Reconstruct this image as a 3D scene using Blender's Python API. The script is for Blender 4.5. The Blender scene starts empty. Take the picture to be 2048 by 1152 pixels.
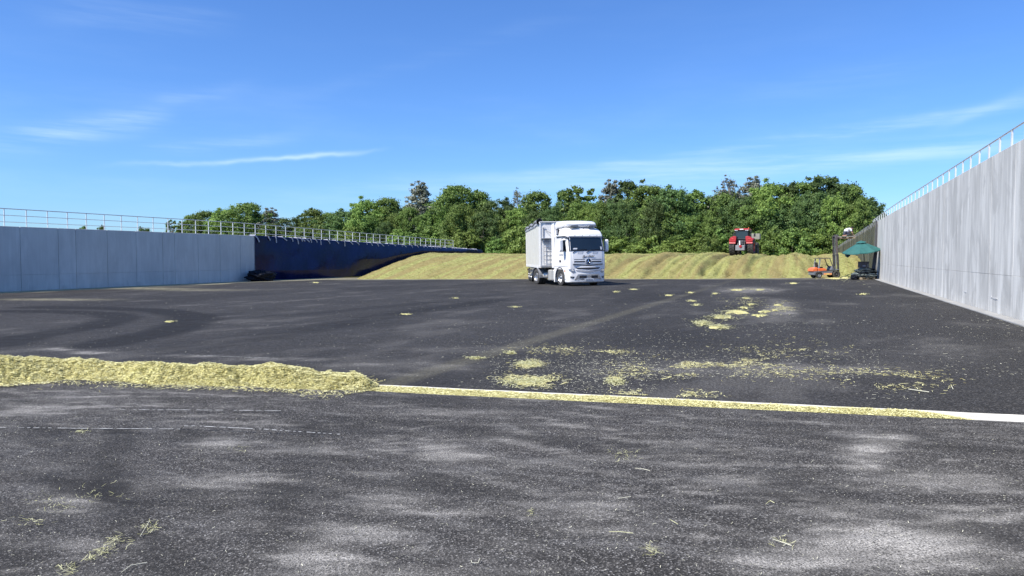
import bpy, bmesh, math, random
import numpy as np
from mathutils import Vector, Matrix, Euler
R = math.radians
random.seed(7)
rng = np.random.default_rng(11)
sc = bpy.context.scene
col = sc.collection

# ------------------------------------------------------------------ camera, sky, sun, exposure
EYE = 1.6
F = 1480.0
YAW = R(21.43)
PITCH = math.atan((576 - 513.5) / F)
cam_d = bpy.data.cameras.new('camera')
cam = bpy.data.objects.new('camera', cam_d)
col.objects.link(cam)
cam.location = (0, 0, EYE)
cam.rotation_euler = (math.pi / 2 - PITCH, 0, YAW)
cam_d.sensor_width = 36
cam_d.lens = F / 2048 * 36
cam_d.clip_start = 0.1
cam_d.clip_end = 9000
sc.camera = cam
CAMM = Euler(cam.rotation_euler).to_matrix()

SUNV = Vector((-0.46, -0.66, 1.0)).normalized()
SUN_EL = math.asin(SUNV.z)
SUN_AZ = math.atan2(SUNV.x, SUNV.y)          # clockwise from +Y
world = bpy.data.worlds.new("World")
sc.world = world
world.use_nodes = True
wn, wl = world.node_tree.nodes, world.node_tree.links
wn.clear()


def wmath(op, a, b=None, c=None):
    n = wn.new('ShaderNodeMath')
    n.operation = op
    for i, v in enumerate((a, b, c)):
        if v is None:
            continue
        if isinstance(v, (int, float)):
            n.inputs[i].default_value = v
        else:
            wl.new(v, n.inputs[i])
    return n.outputs[0]


sky = wn.new('ShaderNodeTexSky')
sky.sky_type = 'NISHITA'
sky.sun_disc = False
sky.sun_elevation = SUN_EL
sky.sun_rotation = SUN_AZ
sky.altitude = 100
sky.air_density = 1.0
sky.dust_density = 0.35
sky.ozone_density = 2.0
tc = wn.new('ShaderNodeTexCoord')
sep = wn.new('ShaderNodeSeparateXYZ')
wl.new(tc.outputs['Generated'], sep.inputs[0])
az = wmath('ARCTAN2', sep.outputs[0], sep.outputs[1])
el = wmath('ARCSINE', sep.outputs[2])
comb = wn.new('ShaderNodeCombineXYZ')
wl.new(az, comb.inputs[0])
wl.new(el, comb.inputs[1])


def wnoise(sx, sy, scale, detail, off, rot=0.0):
    mp = wn.new('ShaderNodeMapping')
    mp.inputs['Scale'].default_value = (sx, sy, 1)
    mp.inputs['Location'].default_value = (off, off * .7, off * .3)
    mp.inputs['Rotation'].default_value = (0, 0, rot)
    wl.new(comb.outputs[0], mp.inputs[0])
    n = wn.new('ShaderNodeTexNoise')
    n.inputs['Scale'].default_value = scale
    n.inputs['Detail'].default_value = detail
    n.inputs['Roughness'].default_value = .62
    wl.new(mp.outputs[0], n.inputs['Vector'])
    return n.outputs['Fac']


def wrange(v, a, b, c=0.0, d=1.0):
    n = wn.new('ShaderNodeMapRange')
    n.interpolation_type = 'SMOOTHSTEP'
    n.inputs[1].default_value = a
    n.inputs[2].default_value = b
    n.inputs[3].default_value = c
    n.inputs[4].default_value = d
    wl.new(v, n.inputs[0])
    return n.outputs[0]


warp = wmath('MULTIPLY', wmath('SUBTRACT', wnoise(1, 1, 5, 4, 3), .5), .03)
elw = wmath('ADD', el, warp)
# cirrus streaks: azimuth/elevation (deg) at both ends, half width (deg), strength
bands = [(-49.5, 6.4, -32.5, 7.7, .16, .50, 5), (-57.0, 7.0, -46.5, 9.6, .75, .40, 9), (-47.5, 10.5, -40.5, 12.0, .45, .14, 1),
         (-24.0, 5.9, 16.0, 9.9, .38, .42, 2), (-21.0, 5.6, 18.0, 7.6, .8, .42, 3), (-48.0, 7.5, -38.0, 8.6, .4, .2, 4),
         (-38.0, 4.4, -10.0, 6.3, .9, .16, 6), (-40.0, 11.0, -16.0, 18.0, .6, .035, 7), (8.0, 8.4, 15.0, 11.0, .35, .13, 8),
         (-54, 15.5, -42, 16.5, 1.0, .10, 12), (-5, 11.5, 8, 12.5, .8, .06, 13)]
tot = None
for (a0, e0, a1, e1, hw, st, seed) in bands:
    a0, e0, a1, e1, hw = [R(v) for v in (a0, e0, a1, e1, hw)]
    m = (e1 - e0) / (a1 - a0)
    line = wmath('MULTIPLY_ADD', az, m, e0 - m * a0)
    q = wmath('DIVIDE', wmath('SUBTRACT', elw, line), hw)
    g = wmath('EXPONENT', wmath('MULTIPLY', wmath('MULTIPLY', q, q), -1.0))
    u = wmath('DIVIDE', wmath('SUBTRACT', az, a0), a1 - a0)
    w1 = wmath('MULTIPLY', wrange(u, -.12, .3), wrange(u, .75, 1.15, 1.0, 0.0))
    ns = wrange(wnoise(1.0, 14, 4.0, 6, seed * 3.1, -math.atan(m) * .5), .3 if seed != 5 else .05, .72)
    g = wmath('MULTIPLY', wmath('MULTIPLY', g, w1), wmath('MULTIPLY', ns, st))
    tot = g if tot is None else wmath('ADD', tot, g)
hazew = wmath('MULTIPLY', wrange(wnoise(1.2, 6, 2.2, 6, 2.2, -.12), .42, .8), wrange(el, .02, .32, .13, .02))
tot = wmath('MINIMUM', wmath('ADD', tot, hazew), .8)
tint = wn.new('ShaderNodeMix')
tint.data_type = 'RGBA'
tint.blend_type = 'MULTIPLY'
tint.inputs[0].default_value = 1.0
wl.new(sky.outputs[0], tint.inputs[6])
tint.inputs[7].default_value = (0.425, 0.67, 1.06, 1)
cm = wn.new('ShaderNodeMix')
cm.data_type = 'RGBA'
wl.new(tot, cm.inputs[0])
wl.new(tint.outputs[2], cm.inputs[6])
cm.inputs[7].default_value = (5.0, 6.3, 7.6, 1)
bg = wn.new('ShaderNodeBackground')
bg.inputs[1].default_value = 0.125
wl.new(cm.outputs[2], bg.inputs[0])
wo = wn.new('ShaderNodeOutputWorld')
wl.new(bg.outputs[0], wo.inputs[0])

sun_d = bpy.data.lights.new('sun', 'SUN')
sun_d.energy = 5.0
sun_d.angle = R(.53)
sun_d.color = (1.0, .95, .87)
sun = bpy.data.objects.new('sun', sun_d)
col.objects.link(sun)
sun.rotation_euler = (-SUNV).to_track_quat('-Z', 'Y').to_euler()
sc.view_settings.view_transform = 'Standard'
sc.view_settings.look = 'None'
sc.view_settings.exposure = 0.5
sc.view_settings.gamma = 1
sc.view_settings.use_curve_mapping = False

# ------------------------------------------------------------------ helpers
SL = 0.0133
XR, XL = 4.85, -46.3


def gz(x):
    return SL * max(min(x, 6.0), -48.0)


def ray(px, py):
    return CAMM @ Vector(((px - 1024) / F, -(py - 576) / F, -1.0))


def ground_pt(px, py, dz=0.0):
    d = ray(px, py)
    t = -(EYE - dz) / (d.z - SL * d.x)
    return Vector((d.x * t, d.y * t, EYE + d.z * t))


def at(xc, d):
    """camera-side floor plan (metres right, metres ahead) to world x, y"""
    c, s = math.cos(YAW), math.sin(YAW)
    return Vector((xc * c - d * s, xc * s + d * c))


def atpx(px, d):
    return at((px - 1024) / F * d, d)


def zpx(py, d):
    return EYE + (513.5 - py) / F * d


def tag(o, label=None, cat=None, group=None, kind=None):
    if label:
        o['label'] = label
    if cat:
        o['category'] = cat
    if group:
        o['group'] = group
    if kind:
        o['kind'] = kind
    return o


def link_mesh(name, me, parent=None):
    o = bpy.data.objects.new(name, me)
    col.objects.link(o)
    if parent is not None:
        o.parent = parent
    return o


def empty(name, loc=(0, 0, 0), rz=0.0, label=None, cat=None, group=None, tilt=False):
    o = bpy.data.objects.new(name, None)
    o.empty_display_size = .3
    col.objects.link(o)
    m = Matrix.Translation(loc) @ (Matrix.Rotation(-math.atan(SL), 4, 'Y') if tilt else Matrix.Identity(4)) @ Matrix.Rotation(rz, 4, 'Z')
    o.matrix_world = m
    return tag(o, label, cat, group)


def np_mesh(name, verts, faces, mats=None, smooth=False, attrs=None):
    """verts (n,3), faces (m,k) arrays"""
    me = bpy.data.meshes.new(name)
    verts = np.asarray(verts, dtype=np.float32)
    faces = np.asarray(faces, dtype=np.int32)
    k = faces.shape[1]
    me.vertices.add(len(verts))
    me.vertices.foreach_set('co', verts.ravel())
    me.loops.add(faces.size)
    me.loops.foreach_set('vertex_index', faces.ravel())
    me.polygons.add(len(faces))
    me.polygons.foreach_set('loop_start', np.arange(0, faces.size, k, dtype=np.int32))
    me.polygons.foreach_set('use_smooth', np.full(len(faces), smooth))
    me.update(calc_edges=True)
    for m in (mats or []):
        me.materials.append(m)
    for an, av in (attrs or {}).items():
        a = me.attributes.new(an, 'FLOAT', 'POINT')
        a.data.foreach_set('value', np.asarray(av, dtype=np.float32).ravel())
    return me


def grid_faces(nu, nv):
    i = np.arange(nu - 1)[:, None] * nv + np.arange(nv - 1)[None, :]
    i = i.ravel()
    return np.stack([i, i + nv, i + nv + 1, i + 1], 1)


class Noise2:
    def __init__(self, seed, n=256):
        self.t = np.random.default_rng(seed).random((n, n))
        self.n = n

    def __call__(self, x, y):
        x = np.asarray(x, dtype=float)
        y = np.asarray(y, dtype=float)
        xi, yi = np.floor(x).astype(int), np.floor(y).astype(int)
        fx, fy = x - xi, y - yi
        fx, fy = fx * fx * (3 - 2 * fx), fy * fy * (3 - 2 * fy)
        n, t = self.n, self.t
        a, b = t[xi % n, yi % n], t[(xi + 1) % n, yi % n]
        c, d = t[xi % n, (yi + 1) % n], t[(xi + 1) % n, (yi + 1) % n]
        return (a * (1 - fx) + b * fx) * (1 - fy) + (c * (1 - fx) + d * fx) * fy - .5

    def fbm(self, x, y, o=4, r=.5):
        s, a = 0, 1
        for i in range(o):
            s = s + a * self(x * 2 ** i + 17.3 * i, y * 2 ** i + 9.1 * i)
            a *= r
        return s


NZ = Noise2(5)
NZ2 = Noise2(6)


def sstep(a, b, x):
    t = np.clip((np.asarray(x, dtype=float) - a) / (b - a), 0, 1)
    return t * t * (3 - 2 * t)


class MB:
    def __init__(self):
        self.v, self.f = [], []

    def add(self, vs, fs):
        b = len(self.v)
        self.v += [tuple(p) for p in vs]
        self.f += [tuple(i + b for i in f) for f in fs]
        return self

    def box(self, c, s, rot=None):
        hx, hy, hz = s[0] / 2, s[1] / 2, s[2] / 2
        vs = [Vector((x, y, z)) for z in (-hz, hz) for y in (-hy, hy) for x in (-hx, hx)]
        if rot is not None:
            m = rot if isinstance(rot, Matrix) else Euler(rot).to_matrix()
            vs = [m @ p for p in vs]
        vs = [p + Vector(c) for p in vs]
        return self.add(vs, [(0, 2, 3, 1), (4, 5, 7, 6), (0, 1, 5, 4), (2, 6, 7, 3), (0, 4, 6, 2), (1, 3, 7, 5)])

    def tube(self, p0, p1, r0, r1=None, n=8, cap=True):
        r1 = r0 if r1 is None else r1
        p0, p1 = Vector(p0), Vector(p1)
        q = (p1 - p0).to_track_quat('Z', 'Y')
        vs = []
        for p, r in ((p0, r0), (p1, r1)):
            for i in range(n):
                a = 2 * math.pi * i / n
                vs.append(p + q @ Vector((r * math.cos(a), r * math.sin(a), 0)))
        fs = [(i, (i + 1) % n, n + (i + 1) % n, n + i) for i in range(n)]
        if cap:
            fs += [tuple(range(n - 1, -1, -1)), tuple(range(n, 2 * n))]
        return self.add(vs, fs)

    def path(self, pts, r, n=6):
        for a, b in zip(pts[:-1], pts[1:]):
            self.tube(a, b, r, r, n)
        return self

    def bar(self, p0, p1, w, h, up=(0, 0, 1)):
        p0, p1 = Vector(p0), Vector(p1)
        d = (p1 - p0)
        L = d.length
        d.normalize()
        up = Vector(up)
        s = d.cross(up)
        if s.length < 1e-4:
            s = d.cross(Vector((1, 0, 0)))
        s.normalize()
        u = s.cross(d)
        vs = []
        for p in (p0, p1):
            for a, b in ((-1, -1), (1, -1), (1, 1), (-1, 1)):
                vs.append(p + s * a * w / 2 + u * b * h / 2)
        return self.add(vs, [(3, 2, 1, 0), (4, 5, 6, 7), (0, 1, 5, 4), (1, 2, 6, 5), (2, 3, 7, 6), (3, 0, 4, 7)])

    def prism(self, poly, a0, a1, axis='x'):
        """poly in the two other axes (for x: y,z; for y: x,z; for z: x,y)"""
        n = len(poly)

        def mk(p, a):
            return {'x': (a, p[0], p[1]), 'y': (p[0], a, p[1]), 'z': (p[0], p[1], a)}[axis]
        vs = [mk(p, a0) for p in poly] + [mk(p, a1) for p in poly]
        fs = [(i, (i + 1) % n, n + (i + 1) % n, n + i) for i in range(n)]
        fs += [tuple(range(n - 1, -1, -1)), tuple(range(n, 2 * n))]
        return self.add(vs, fs)

    def lathe(self, prof, c, axis='x', n=28):
        """prof: list of (axial, radius)"""
        vs = []
        for a, r in prof:
            for i in range(n):
                t = 2 * math.pi * i / n
                u, w = r * math.cos(t), r * math.sin(t)
                p = {'x': (a, u, w), 'y': (u, a, w), 'z': (u, w, a)}[axis]
                vs.append((p[0] + c[0], p[1] + c[1], p[2] + c[2]))
        fs = []
        for k in range(len(prof) - 1):
            for i in range(n):
                j = (i + 1) % n
                fs.append((k * n + i, k * n + j, (k + 1) * n + j, (k + 1) * n + i))
        return self.add(vs, fs)

    def loft(self, secs, cap=True):
        n = len(secs[0])
        vs = [p for s in secs for p in s]
        fs = []
        for k in range(len(secs) - 1):
            for i in range(n):
                j = (i + 1) % n
                fs.append((k * n + i, k * n + j, (k + 1) * n + j, (k + 1) * n + i))
        if cap:
            fs += [tuple(range(n - 1, -1, -1)), tuple(range((len(secs) - 1) * n, len(secs) * n))]
        return self.add(vs, fs)

    def build(self, name, mat, parent=None, bevel=0.0, smooth=False, seg=2):
        me = bpy.data.meshes.new(name)
        me.from_pydata(self.v, [], self.f)
        bm = bmesh.new()
        bm.from_mesh(me)
        bmesh.ops.recalc_face_normals(bm, faces=bm.faces)
        bm.to_mesh(me)
        bm.free()
        me.materials.append(mat)
        if smooth:
            me.polygons.foreach_set('use_smooth', [True] * len(me.polygons))
            me.set_sharp_from_angle(angle=R(38))
        o = link_mesh(name, me, parent)
        if bevel:
            b = o.modifiers.new('bevel', 'BEVEL')
            b.width = bevel
            b.segments = seg
            b.limit_method = 'ANGLE'
            b.angle_limit = R(40)
        return o


def copy_tree(o, parent=None):
    c = o.copy()
    col.objects.link(c)
    if parent is not None:
        c.parent = parent
    for ch in list(o.children):
        copy_tree(ch, c)
    return c


# ------------------------------------------------------------------ materials
class NT:
    def __init__(self, name):
        self.m = bpy.data.materials.new(name)
        self.m.use_nodes = True
        self.n, self.l = self.m.node_tree.nodes, self.m.node_tree.links
        self.p = self.n['Principled BSDF']
        self.tc = self.n.new('ShaderNodeTexCoord')

    def coord(self, scale=(1, 1, 1), src='Object', rot=(0, 0, 0)):
        mp = self.n.new('ShaderNodeMapping')
        mp.inputs['Scale'].default_value = scale
        mp.inputs['Rotation'].default_value = rot
        self.l.new(self.tc.outputs[src], mp.inputs[0])
        return mp.outputs[0]

    def noise(self, scale, detail=4, vec=None, rough=.55, dist=0.0):
        n = self.n.new('ShaderNodeTexNoise')
        n.inputs['Scale'].default_value = scale
        n.inputs['Detail'].default_value = detail
        n.inputs['Roughness'].default_value = rough
        n.inputs['Distortion'].default_value = dist
        self.l.new(vec if vec is not None else self.tc.outputs['Object'], n.inputs['Vector'])
        return n.outputs['Fac']

    def voro(self, scale, vec=None, out='Distance', feature='F1'):
        n = self.n.new('ShaderNodeTexVoronoi')
        n.feature = feature
        n.inputs['Scale'].default_value = scale
        self.l.new(vec if vec is not None else self.tc.outputs['Object'], n.inputs['Vector'])
        return n.outputs[out]

    def range(self, v, a, b, c=0.0, d=1.0):
        n = self.n.new('ShaderNodeMapRange')
        n.inputs[1].default_value = a
        n.inputs[2].default_value = b
        n.inputs[3].default_value = c
        n.inputs[4].default_value = d
        self.l.new(v, n.inputs[0])
        return n.outputs[0]

    def math(self, op, a, b=None):
        n = self.n.new('ShaderNodeMath')
        n.operation = op
        for i, v in enumerate((a, b)):
            if v is None:
                continue
            if isinstance(v, (int, float)):
                n.inputs[i].default_value = v
            else:
                self.l.new(v, n.inputs[i])
        return n.outputs[0]

    def mix(self, f, a, b, mode='MIX'):
        n = self.n.new('ShaderNodeMix')
        n.data_type = 'RGBA'
        n.blend_type = mode
        if isinstance(f, (int, float)):
            n.inputs[0].default_value = f
        else:
            self.l.new(f, n.inputs[0])
        for i, v in ((6, a), (7, b)):
            if isinstance(v, tuple):
                n.inputs[i].default_value = (v[0], v[1], v[2], 1)
            else:
                self.l.new(v, n.inputs[i])
        return n.outputs[2]

    def ramp(self, v, stops):
        n = self.n.new('ShaderNodeValToRGB')
        while len(n.color_ramp.elements) < len(stops):
            n.color_ramp.elements.new(.5)
        for e, (p, c) in zip(n.color_ramp.elements, stops):
            e.position = p
            e.color = (c[0], c[1], c[2], 1)
        self.l.new(v, n.inputs[0])
        return n.outputs[0]

    def attr(self, name):
        n = self.n.new('ShaderNodeAttribute')
        n.attribute_name = name
        return n.outputs['Fac']

    def bump(self, h, strength=.5, dist=.01, normal=None):
        n = self.n.new('ShaderNodeBump')
        n.inputs['Strength'].default_value = strength
        n.inputs['Distance'].default_value = dist
        self.l.new(h, n.inputs['Height'])
        if normal is not None:
            self.l.new(normal, n.inputs['Normal'])
        self.l.new(n.outputs[0], self.p.inputs['Normal'])
        return n.outputs[0]

    def col(self, c):
        if isinstance(c, tuple):
            self.p.inputs['Base Color'].default_value = (c[0], c[1], c[2], 1)
        else:
            self.l.new(c, self.p.inputs['Base Color'])
        return self

    def set(self, **k):
        for a, v in k.items():
            nm = {'rough': 'Roughness', 'metal': 'Metallic', 'spec': 'Specular IOR Level', 'coat': 'Coat Weight', 'trans': 'Transmission Weight', 'ior': 'IOR'}[a]
            if isinstance(v, (int, float)):
                self.p.inputs[nm].default_value = v
            else:
                self.l.new(v, self.p.inputs[nm])
        return self


def pmat(name, c, rough=.5, metal=0.0, var=.15, scale=3.0, dirt=None, dirt_amt=.3, bump=0.0, coat=0.0, spec=.5):
    t = NT(name)
    n = t.noise(scale, 5)
    a = tuple(x * (1 - var) for x in c)
    b = tuple(min(1, x * (1 + var)) for x in c)
    k = t.mix(t.range(n, .3, .7), a, b)
    if dirt:
        dn = t.range(t.noise(scale * 2.3, 6, rough=.65), .48, .75, 0, dirt_amt)
        k = t.mix(dn, k, dirt)
    t.col(k)
    t.set(rough=rough, metal=metal, coat=coat, spec=spec)
    if bump:
        t.bump(t.noise(scale * 12, 4), bump, .01)
    return t.m


DUST = (.30, .27, .21)
M = {}
M['white_paint'] = pmat('white_paint', (.83, .815, .79), .3, var=.03, scale=1.2, dirt=(.55, .53, .47), dirt_amt=.12, coat=.5)
M['white_shell'] = pmat('white_trailer_paint', (.78, .765, .73), .42, var=.04, scale=1.0, dirt=(.45, .42, .35), dirt_amt=.22)
M['cream_side'] = pmat('cream_trailer_side', (.66, .645, .57), .5, var=.05, scale=1.2, dirt=(.4, .37, .29), dirt_amt=.3)
M['black_plastic'] = pmat('black_plastic', (.022, .023, .026), .5, var=.2, scale=5, dirt=(.12, .11, .1), dirt_amt=.25)
M['grey_plastic'] = pmat('grey_plastic', (.16, .17, .19), .5, var=.15, scale=5)
M['mid_grey'] = pmat('mid_grey_paint', (.30, .31, .33), .45, var=.1, scale=4)
M['chrome'] = pmat('chrome', (.75, .76, .78), .16, 1.0, var=.05, scale=4)
M['alu'] = pmat('aluminium', (.62, .62, .62), .35, .9, var=.08, scale=4, dirt=(.3, .28, .24), dirt_amt=.4)
M['galv'] = pmat('galvanised_steel', (.52, .54, .56), .42, .55, var=.12, scale=2)
M['galv_white'] = pmat('pale_galvanised_post', (.66, .67, .67), .45, .2, var=.08, scale=2)
M['glass'] = pmat('dark_glass', (.012, .02, .028), .06, 0, var=.2, scale=1, spec=.8)
M['lamp_glass'] = pmat('headlamp_glass', (.24, .26, .29), .12, .5, var=.25, scale=14)
M['amber'] = pmat('amber_plastic', (.75, .25, .04), .3, var=.1)
M['red_lens'] = pmat('red_lens', (.55, .03, .02), .3, var=.1)
M['tyre'] = pmat('tyre_rubber', (.035, .034, .033), .85, var=.2, scale=9, dirt=(.20, .18, .15), dirt_amt=.6, bump=.3)
M['chassis'] = pmat('chassis_steel', (.03, .03, .032), .6, var=.25, scale=6, dirt=(.15, .13, .11), dirt_amt=.4)
M['tank'] = pmat('fuel_tank', (.62, .60, .55), .45, .4, var=.08, scale=3, dirt=(.33, .29, .22), dirt_amt=.5)
M['plate_white'] = pmat('number_plate', (.6, .62, .64), .4, var=.05)
M['ink'] = pmat('dark_lettering', (.03, .035, .06), .5, var=.1)
M['red_paint'] = pmat('red_paint', (.42, .018, .022), .35, var=.1, scale=3, dirt=(.35, .2, .15), dirt_amt=.2, coat=.4)
M['orange_paint'] = pmat('orange_paint', (.80, .17, .05), .42, var=.12, scale=4, dirt=(.45, .25, .15), dirt_amt=.35)
M['faded_orange'] = pmat('faded_orange_paint', (.75, .30, .12), .5, var=.15, scale=7, dirt=(.6, .5, .25), dirt_amt=.5)
M['steel_dark'] = pmat('dark_steel', (.09, .085, .09), .5, .3, var=.2, scale=5, dirt=(.22, .18, .15), dirt_amt=.4)
M['wood'] = pmat('pallet_wood', (.42, .33, .22), .8, var=.2, scale=8, dirt=(.24, .19, .13), dirt_amt=.6, bump=.3)
M['beige'] = pmat('beige_panel', (.27, .26, .21), .6, var=.1, scale=5)
M['umbrella'] = pmat('green_canvas', (.022, .115, .105), .8, var=.12, scale=5, bump=.15)
M['umbrella_dark'] = pmat('dark_green_lining', (.004, .03, .045), .85, var=.2, scale=4)
M['skin'] = pmat('skin', (.48, .27, .19), .55, var=.08, scale=14)
M['hair'] = pmat('dark_hair', (.02, .015, .01), .6, var=.3, scale=30)
M['white_cloth'] = pmat('white_cotton', (.80, .80, .80), .9, var=.03, scale=6, bump=.1)
M['dark_cloth'] = pmat('dark_trousers', (.05, .055, .075), .9, var=.15, scale=8)
M['rubble_tarp'] = pmat('grey_green_tarpaulin', (.24, .28, .27), .45, var=.4, scale=2.5, dirt=(.35, .36, .31), dirt_amt=.45, bump=.2)
M['black_tarp'] = pmat('black_tarpaulin', (.009, .011, .018), .6, var=.35, scale=3, bump=.2, spec=.15)
M['strap'] = pmat('grey_strap', (.36, .37, .42), .7, var=.15, scale=7)
M['seat'] = pmat('black_seat_vinyl', (.02, .02, .022), .5, var=.2, scale=7)

# wall concrete
def concrete(name, base, streak, seed):
    t = NT(name)
    big = t.noise(.35, 5, t.coord((1, 1, 1), rot=(0, 0, seed)))
    st = t.noise(1.0, 6, t.coord((1.5, 1.5, .22)), .62, .5)           # rain streaks run down the face
    st2 = t.noise(1.0, 6, t.coord((4.2, 4.2, .42)), .68, .5)
    blot = t.noise(.9, 6, t.coord((1, 1, .55)), .62, 1.0)
    fine = t.noise(26, 4)
    a = tuple(x * .73 for x in base)
    b = tuple(min(.9, x * 1.28) for x in base)
    k = t.mix(t.range(big, .35, .65), tuple(x * .88 for x in base), base)
    k = t.mix(t.range(st, .46, .60, 0, streak), k, b)
    k = t.mix(t.range(st2, .53, .66, 0, streak * .8), k, tuple(min(.9, x * 1.35) for x in base))
    k = t.mix(t.range(st2, .46, .34, 0, streak * .8), k, a)
    k = t.mix(t.range(blot, .50, .62, 0, streak * .7), k, a)
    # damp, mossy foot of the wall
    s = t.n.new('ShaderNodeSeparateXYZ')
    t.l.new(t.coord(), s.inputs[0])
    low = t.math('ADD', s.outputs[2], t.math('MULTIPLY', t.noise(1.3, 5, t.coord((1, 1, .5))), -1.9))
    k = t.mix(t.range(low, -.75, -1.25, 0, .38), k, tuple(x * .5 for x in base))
    k = t.mix(t.range(fine, .35, .65, 0, .12), k, a)
    pit = t.range(t.voro(9.0), .0, .09, 1, 0)
    k = t.mix(t.math('MULTIPLY', pit, .35), k, tuple(x * .4 for x in base))
    t.col(k).set(rough=.85, spec=.3)
    t.bump(t.math('ADD', t.noise(14, 5), t.math('MULTIPLY', pit, -.6)), .35, .01)
    return t.m


M['concrete_right'] = concrete('weathered_concrete', (.57, .56, .52), .9, .3)
M['concrete_left'] = concrete('shaded_wall_concrete', (.60, .60, .575), .25, 1.1)
M['kerb'] = concrete('footing_concrete', (.34, .335, .32), .4, 2.0)
M['white_concrete'] = concrete('bleached_channel_concrete', (.60, .58, .52), .5, .7)

# ground beyond
t = NT('field_soil')
t.col(t.mix(t.range(t.noise(.08, 6), .4, .6), (.07, .09, .03), (.14, .12, .07))).set(rough=.95)
t.bump(t.noise(2, 5), .6, .1)
M['ground'] = t.m


def asphalt(name, base, coarse, dusty, fleck=4.6):
    t = NT(name)
    k = t.mix(t.range(t.noise(.22, 6, rough=.6), .35, .68), tuple(x * .80 for x in base), tuple(x * 1.25 for x in base))
    # aggregate stones
    v = t.n.new('ShaderNodeTexVoronoi')
    v.inputs['Scale'].default_value = coarse
    t.l.new(t.tc.outputs['Object'], v.inputs['Vector'])
    sp = t.n.new('ShaderNodeSeparateColor')
    t.l.new(v.outputs['Color'], sp.inputs[0])
    k = t.mix(t.range(sp.outputs[0], .0, .5, .85, 0), k, tuple(x * .35 for x in base))
    k = t.mix(t.range(sp.outputs[1], .66, 1.0, 0, .95), k, tuple(x * fleck for x in base))
    k = t.mix(t.range(sp.outputs[2], .95, .97, 0, .8 if fleck > 3 else .25), k, (.34, .33, .31))
    k = t.mix(t.range(t.noise(coarse * .45, 3), .56, .72, 0, .55), k, tuple(x * 2.1 for x in base))
    # dust and tyre marks laid down by attributes
    dn = t.math('MULTIPLY', t.attr('dust'), t.range(t.noise(coarse * .8, 5, rough=.75), .40, .62))
    k = t.mix(t.math('MINIMUM', dn, .9), k, (.60, .57, .515))
    st = t.range(t.noise(1.0, 6, t.coord((1.1, 3.5, 1), rot=(0, 0, .35)), .65, .6), .53, .78, 0, dusty)
    k = t.mix(t.math('MULTIPLY', st, t.range(sp.outputs[2], .2, .8)), k, (.30, .29, .275))
    k = t.mix(t.math('MINIMUM', t.math('ABSOLUTE', t.attr('tyre')), 1.0), k, tuple(x * .42 for x in base))
    k = t.mix(t.math('MULTIPLY', t.attr('pale'), t.range(t.noise(coarse * .3, 5, rough=.7), .25, .7)), k, (.40, .37, .24))
    t.col(k).set(rough=t.range(t.noise(3, 4), .3, .7, .78, .95), spec=.18)
    h = t.math('ADD', v.outputs['Distance'], t.math('MULTIPLY', t.noise(coarse * .5, 4), 1.6))
    t.bump(h, .55, .012)
    return t.m


M['asphalt_near'] = asphalt('coarse_asphalt', (.041, .0385, .0355), 115, .7)
M['asphalt_far'] = asphalt('rolled_asphalt', (.034, .0325, .031), 60, .04, 2.4)
M['pave_joint'] = pmat('paving_joint', (.085, .083, .085), .85, var=.2, scale=9, bump=.3)
M['chalk'] = pmat('chalk_scratch', (.42, .42, .40), .9, var=.3, scale=30)


def silage(name, cols, scale, bumpd, fib=(1, 1, 1)):
    t = NT(name)
    n1 = t.noise(scale, 7, t.coord(fib), .7, .4)
    k = t.ramp(n1, [(.28, cols[0]), (.43, cols[1]), (.56, cols[2]), (.72, cols[3])])
    k = t.mix(t.range(t.noise(.32, 4, t.coord((2.6, .16, .2))), .44, .58, 0, .9), k, tuple(c for c in cols[4]))
    k = t.mix(t.range(t.noise(scale * 3.3, 5, rough=.7), .5, .8, 0, .5), k, cols[0])
    k = t.mix(t.math('MULTIPLY', t.attr('groove_shade'), .8), k, tuple(x * .42 for x in cols[0]))  # thin shadow of the ruts painted into the colour as darker silage
    t.col(k).set(rough=.9, spec=.2)
    t.bump(t.math('ADD', t.noise(scale * 1.3, 8, rough=.72), t.math('MULTIPLY', t.noise(scale * 5, 4), .35)), .85, bumpd)
    return t.m


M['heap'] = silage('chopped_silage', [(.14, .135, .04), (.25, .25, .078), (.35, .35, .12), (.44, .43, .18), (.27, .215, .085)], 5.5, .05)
M['mound'] = silage('loose_silage', [(.34, .29, .10), (.52, .48, .19), (.64, .60, .27), (.74, .71, .38), (.55, .50, .22)], 9, .018)


def strawmat(name, c0, c1, c2):
    t = NT(name)
    g = t.n.new('ShaderNodeNewGeometry')
    k = t.ramp(g.outputs['Random Per Island'], [(0, c0), (.35, c1), (.75, c2), (1, tuple(min(1, x * 1.25) for x in c2))])
    k = t.mix(t.range(t.noise(40, 3), .4, .7, 0, .3), k, c0)
    t.col(k).set(rough=.75, spec=.25)
    return t.m


M['straw'] = strawmat('cut_straw', (.34, .29, .11), (.60, .56, .24), (.77, .74, .40))
M['straw_pale'] = strawmat('bleached_straw', (.32, .31, .22), (.52, .51, .38), (.68, .66, .52))
M['straw_green'] = strawmat('fresh_green_straw', (.24, .24, .10), (.46, .45, .22), (.60, .59, .36))

M['straw_heap'] = strawmat('heap_straw', (.14, .13, .045), (.32, .30, .11), (.48, .46, .21))

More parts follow.
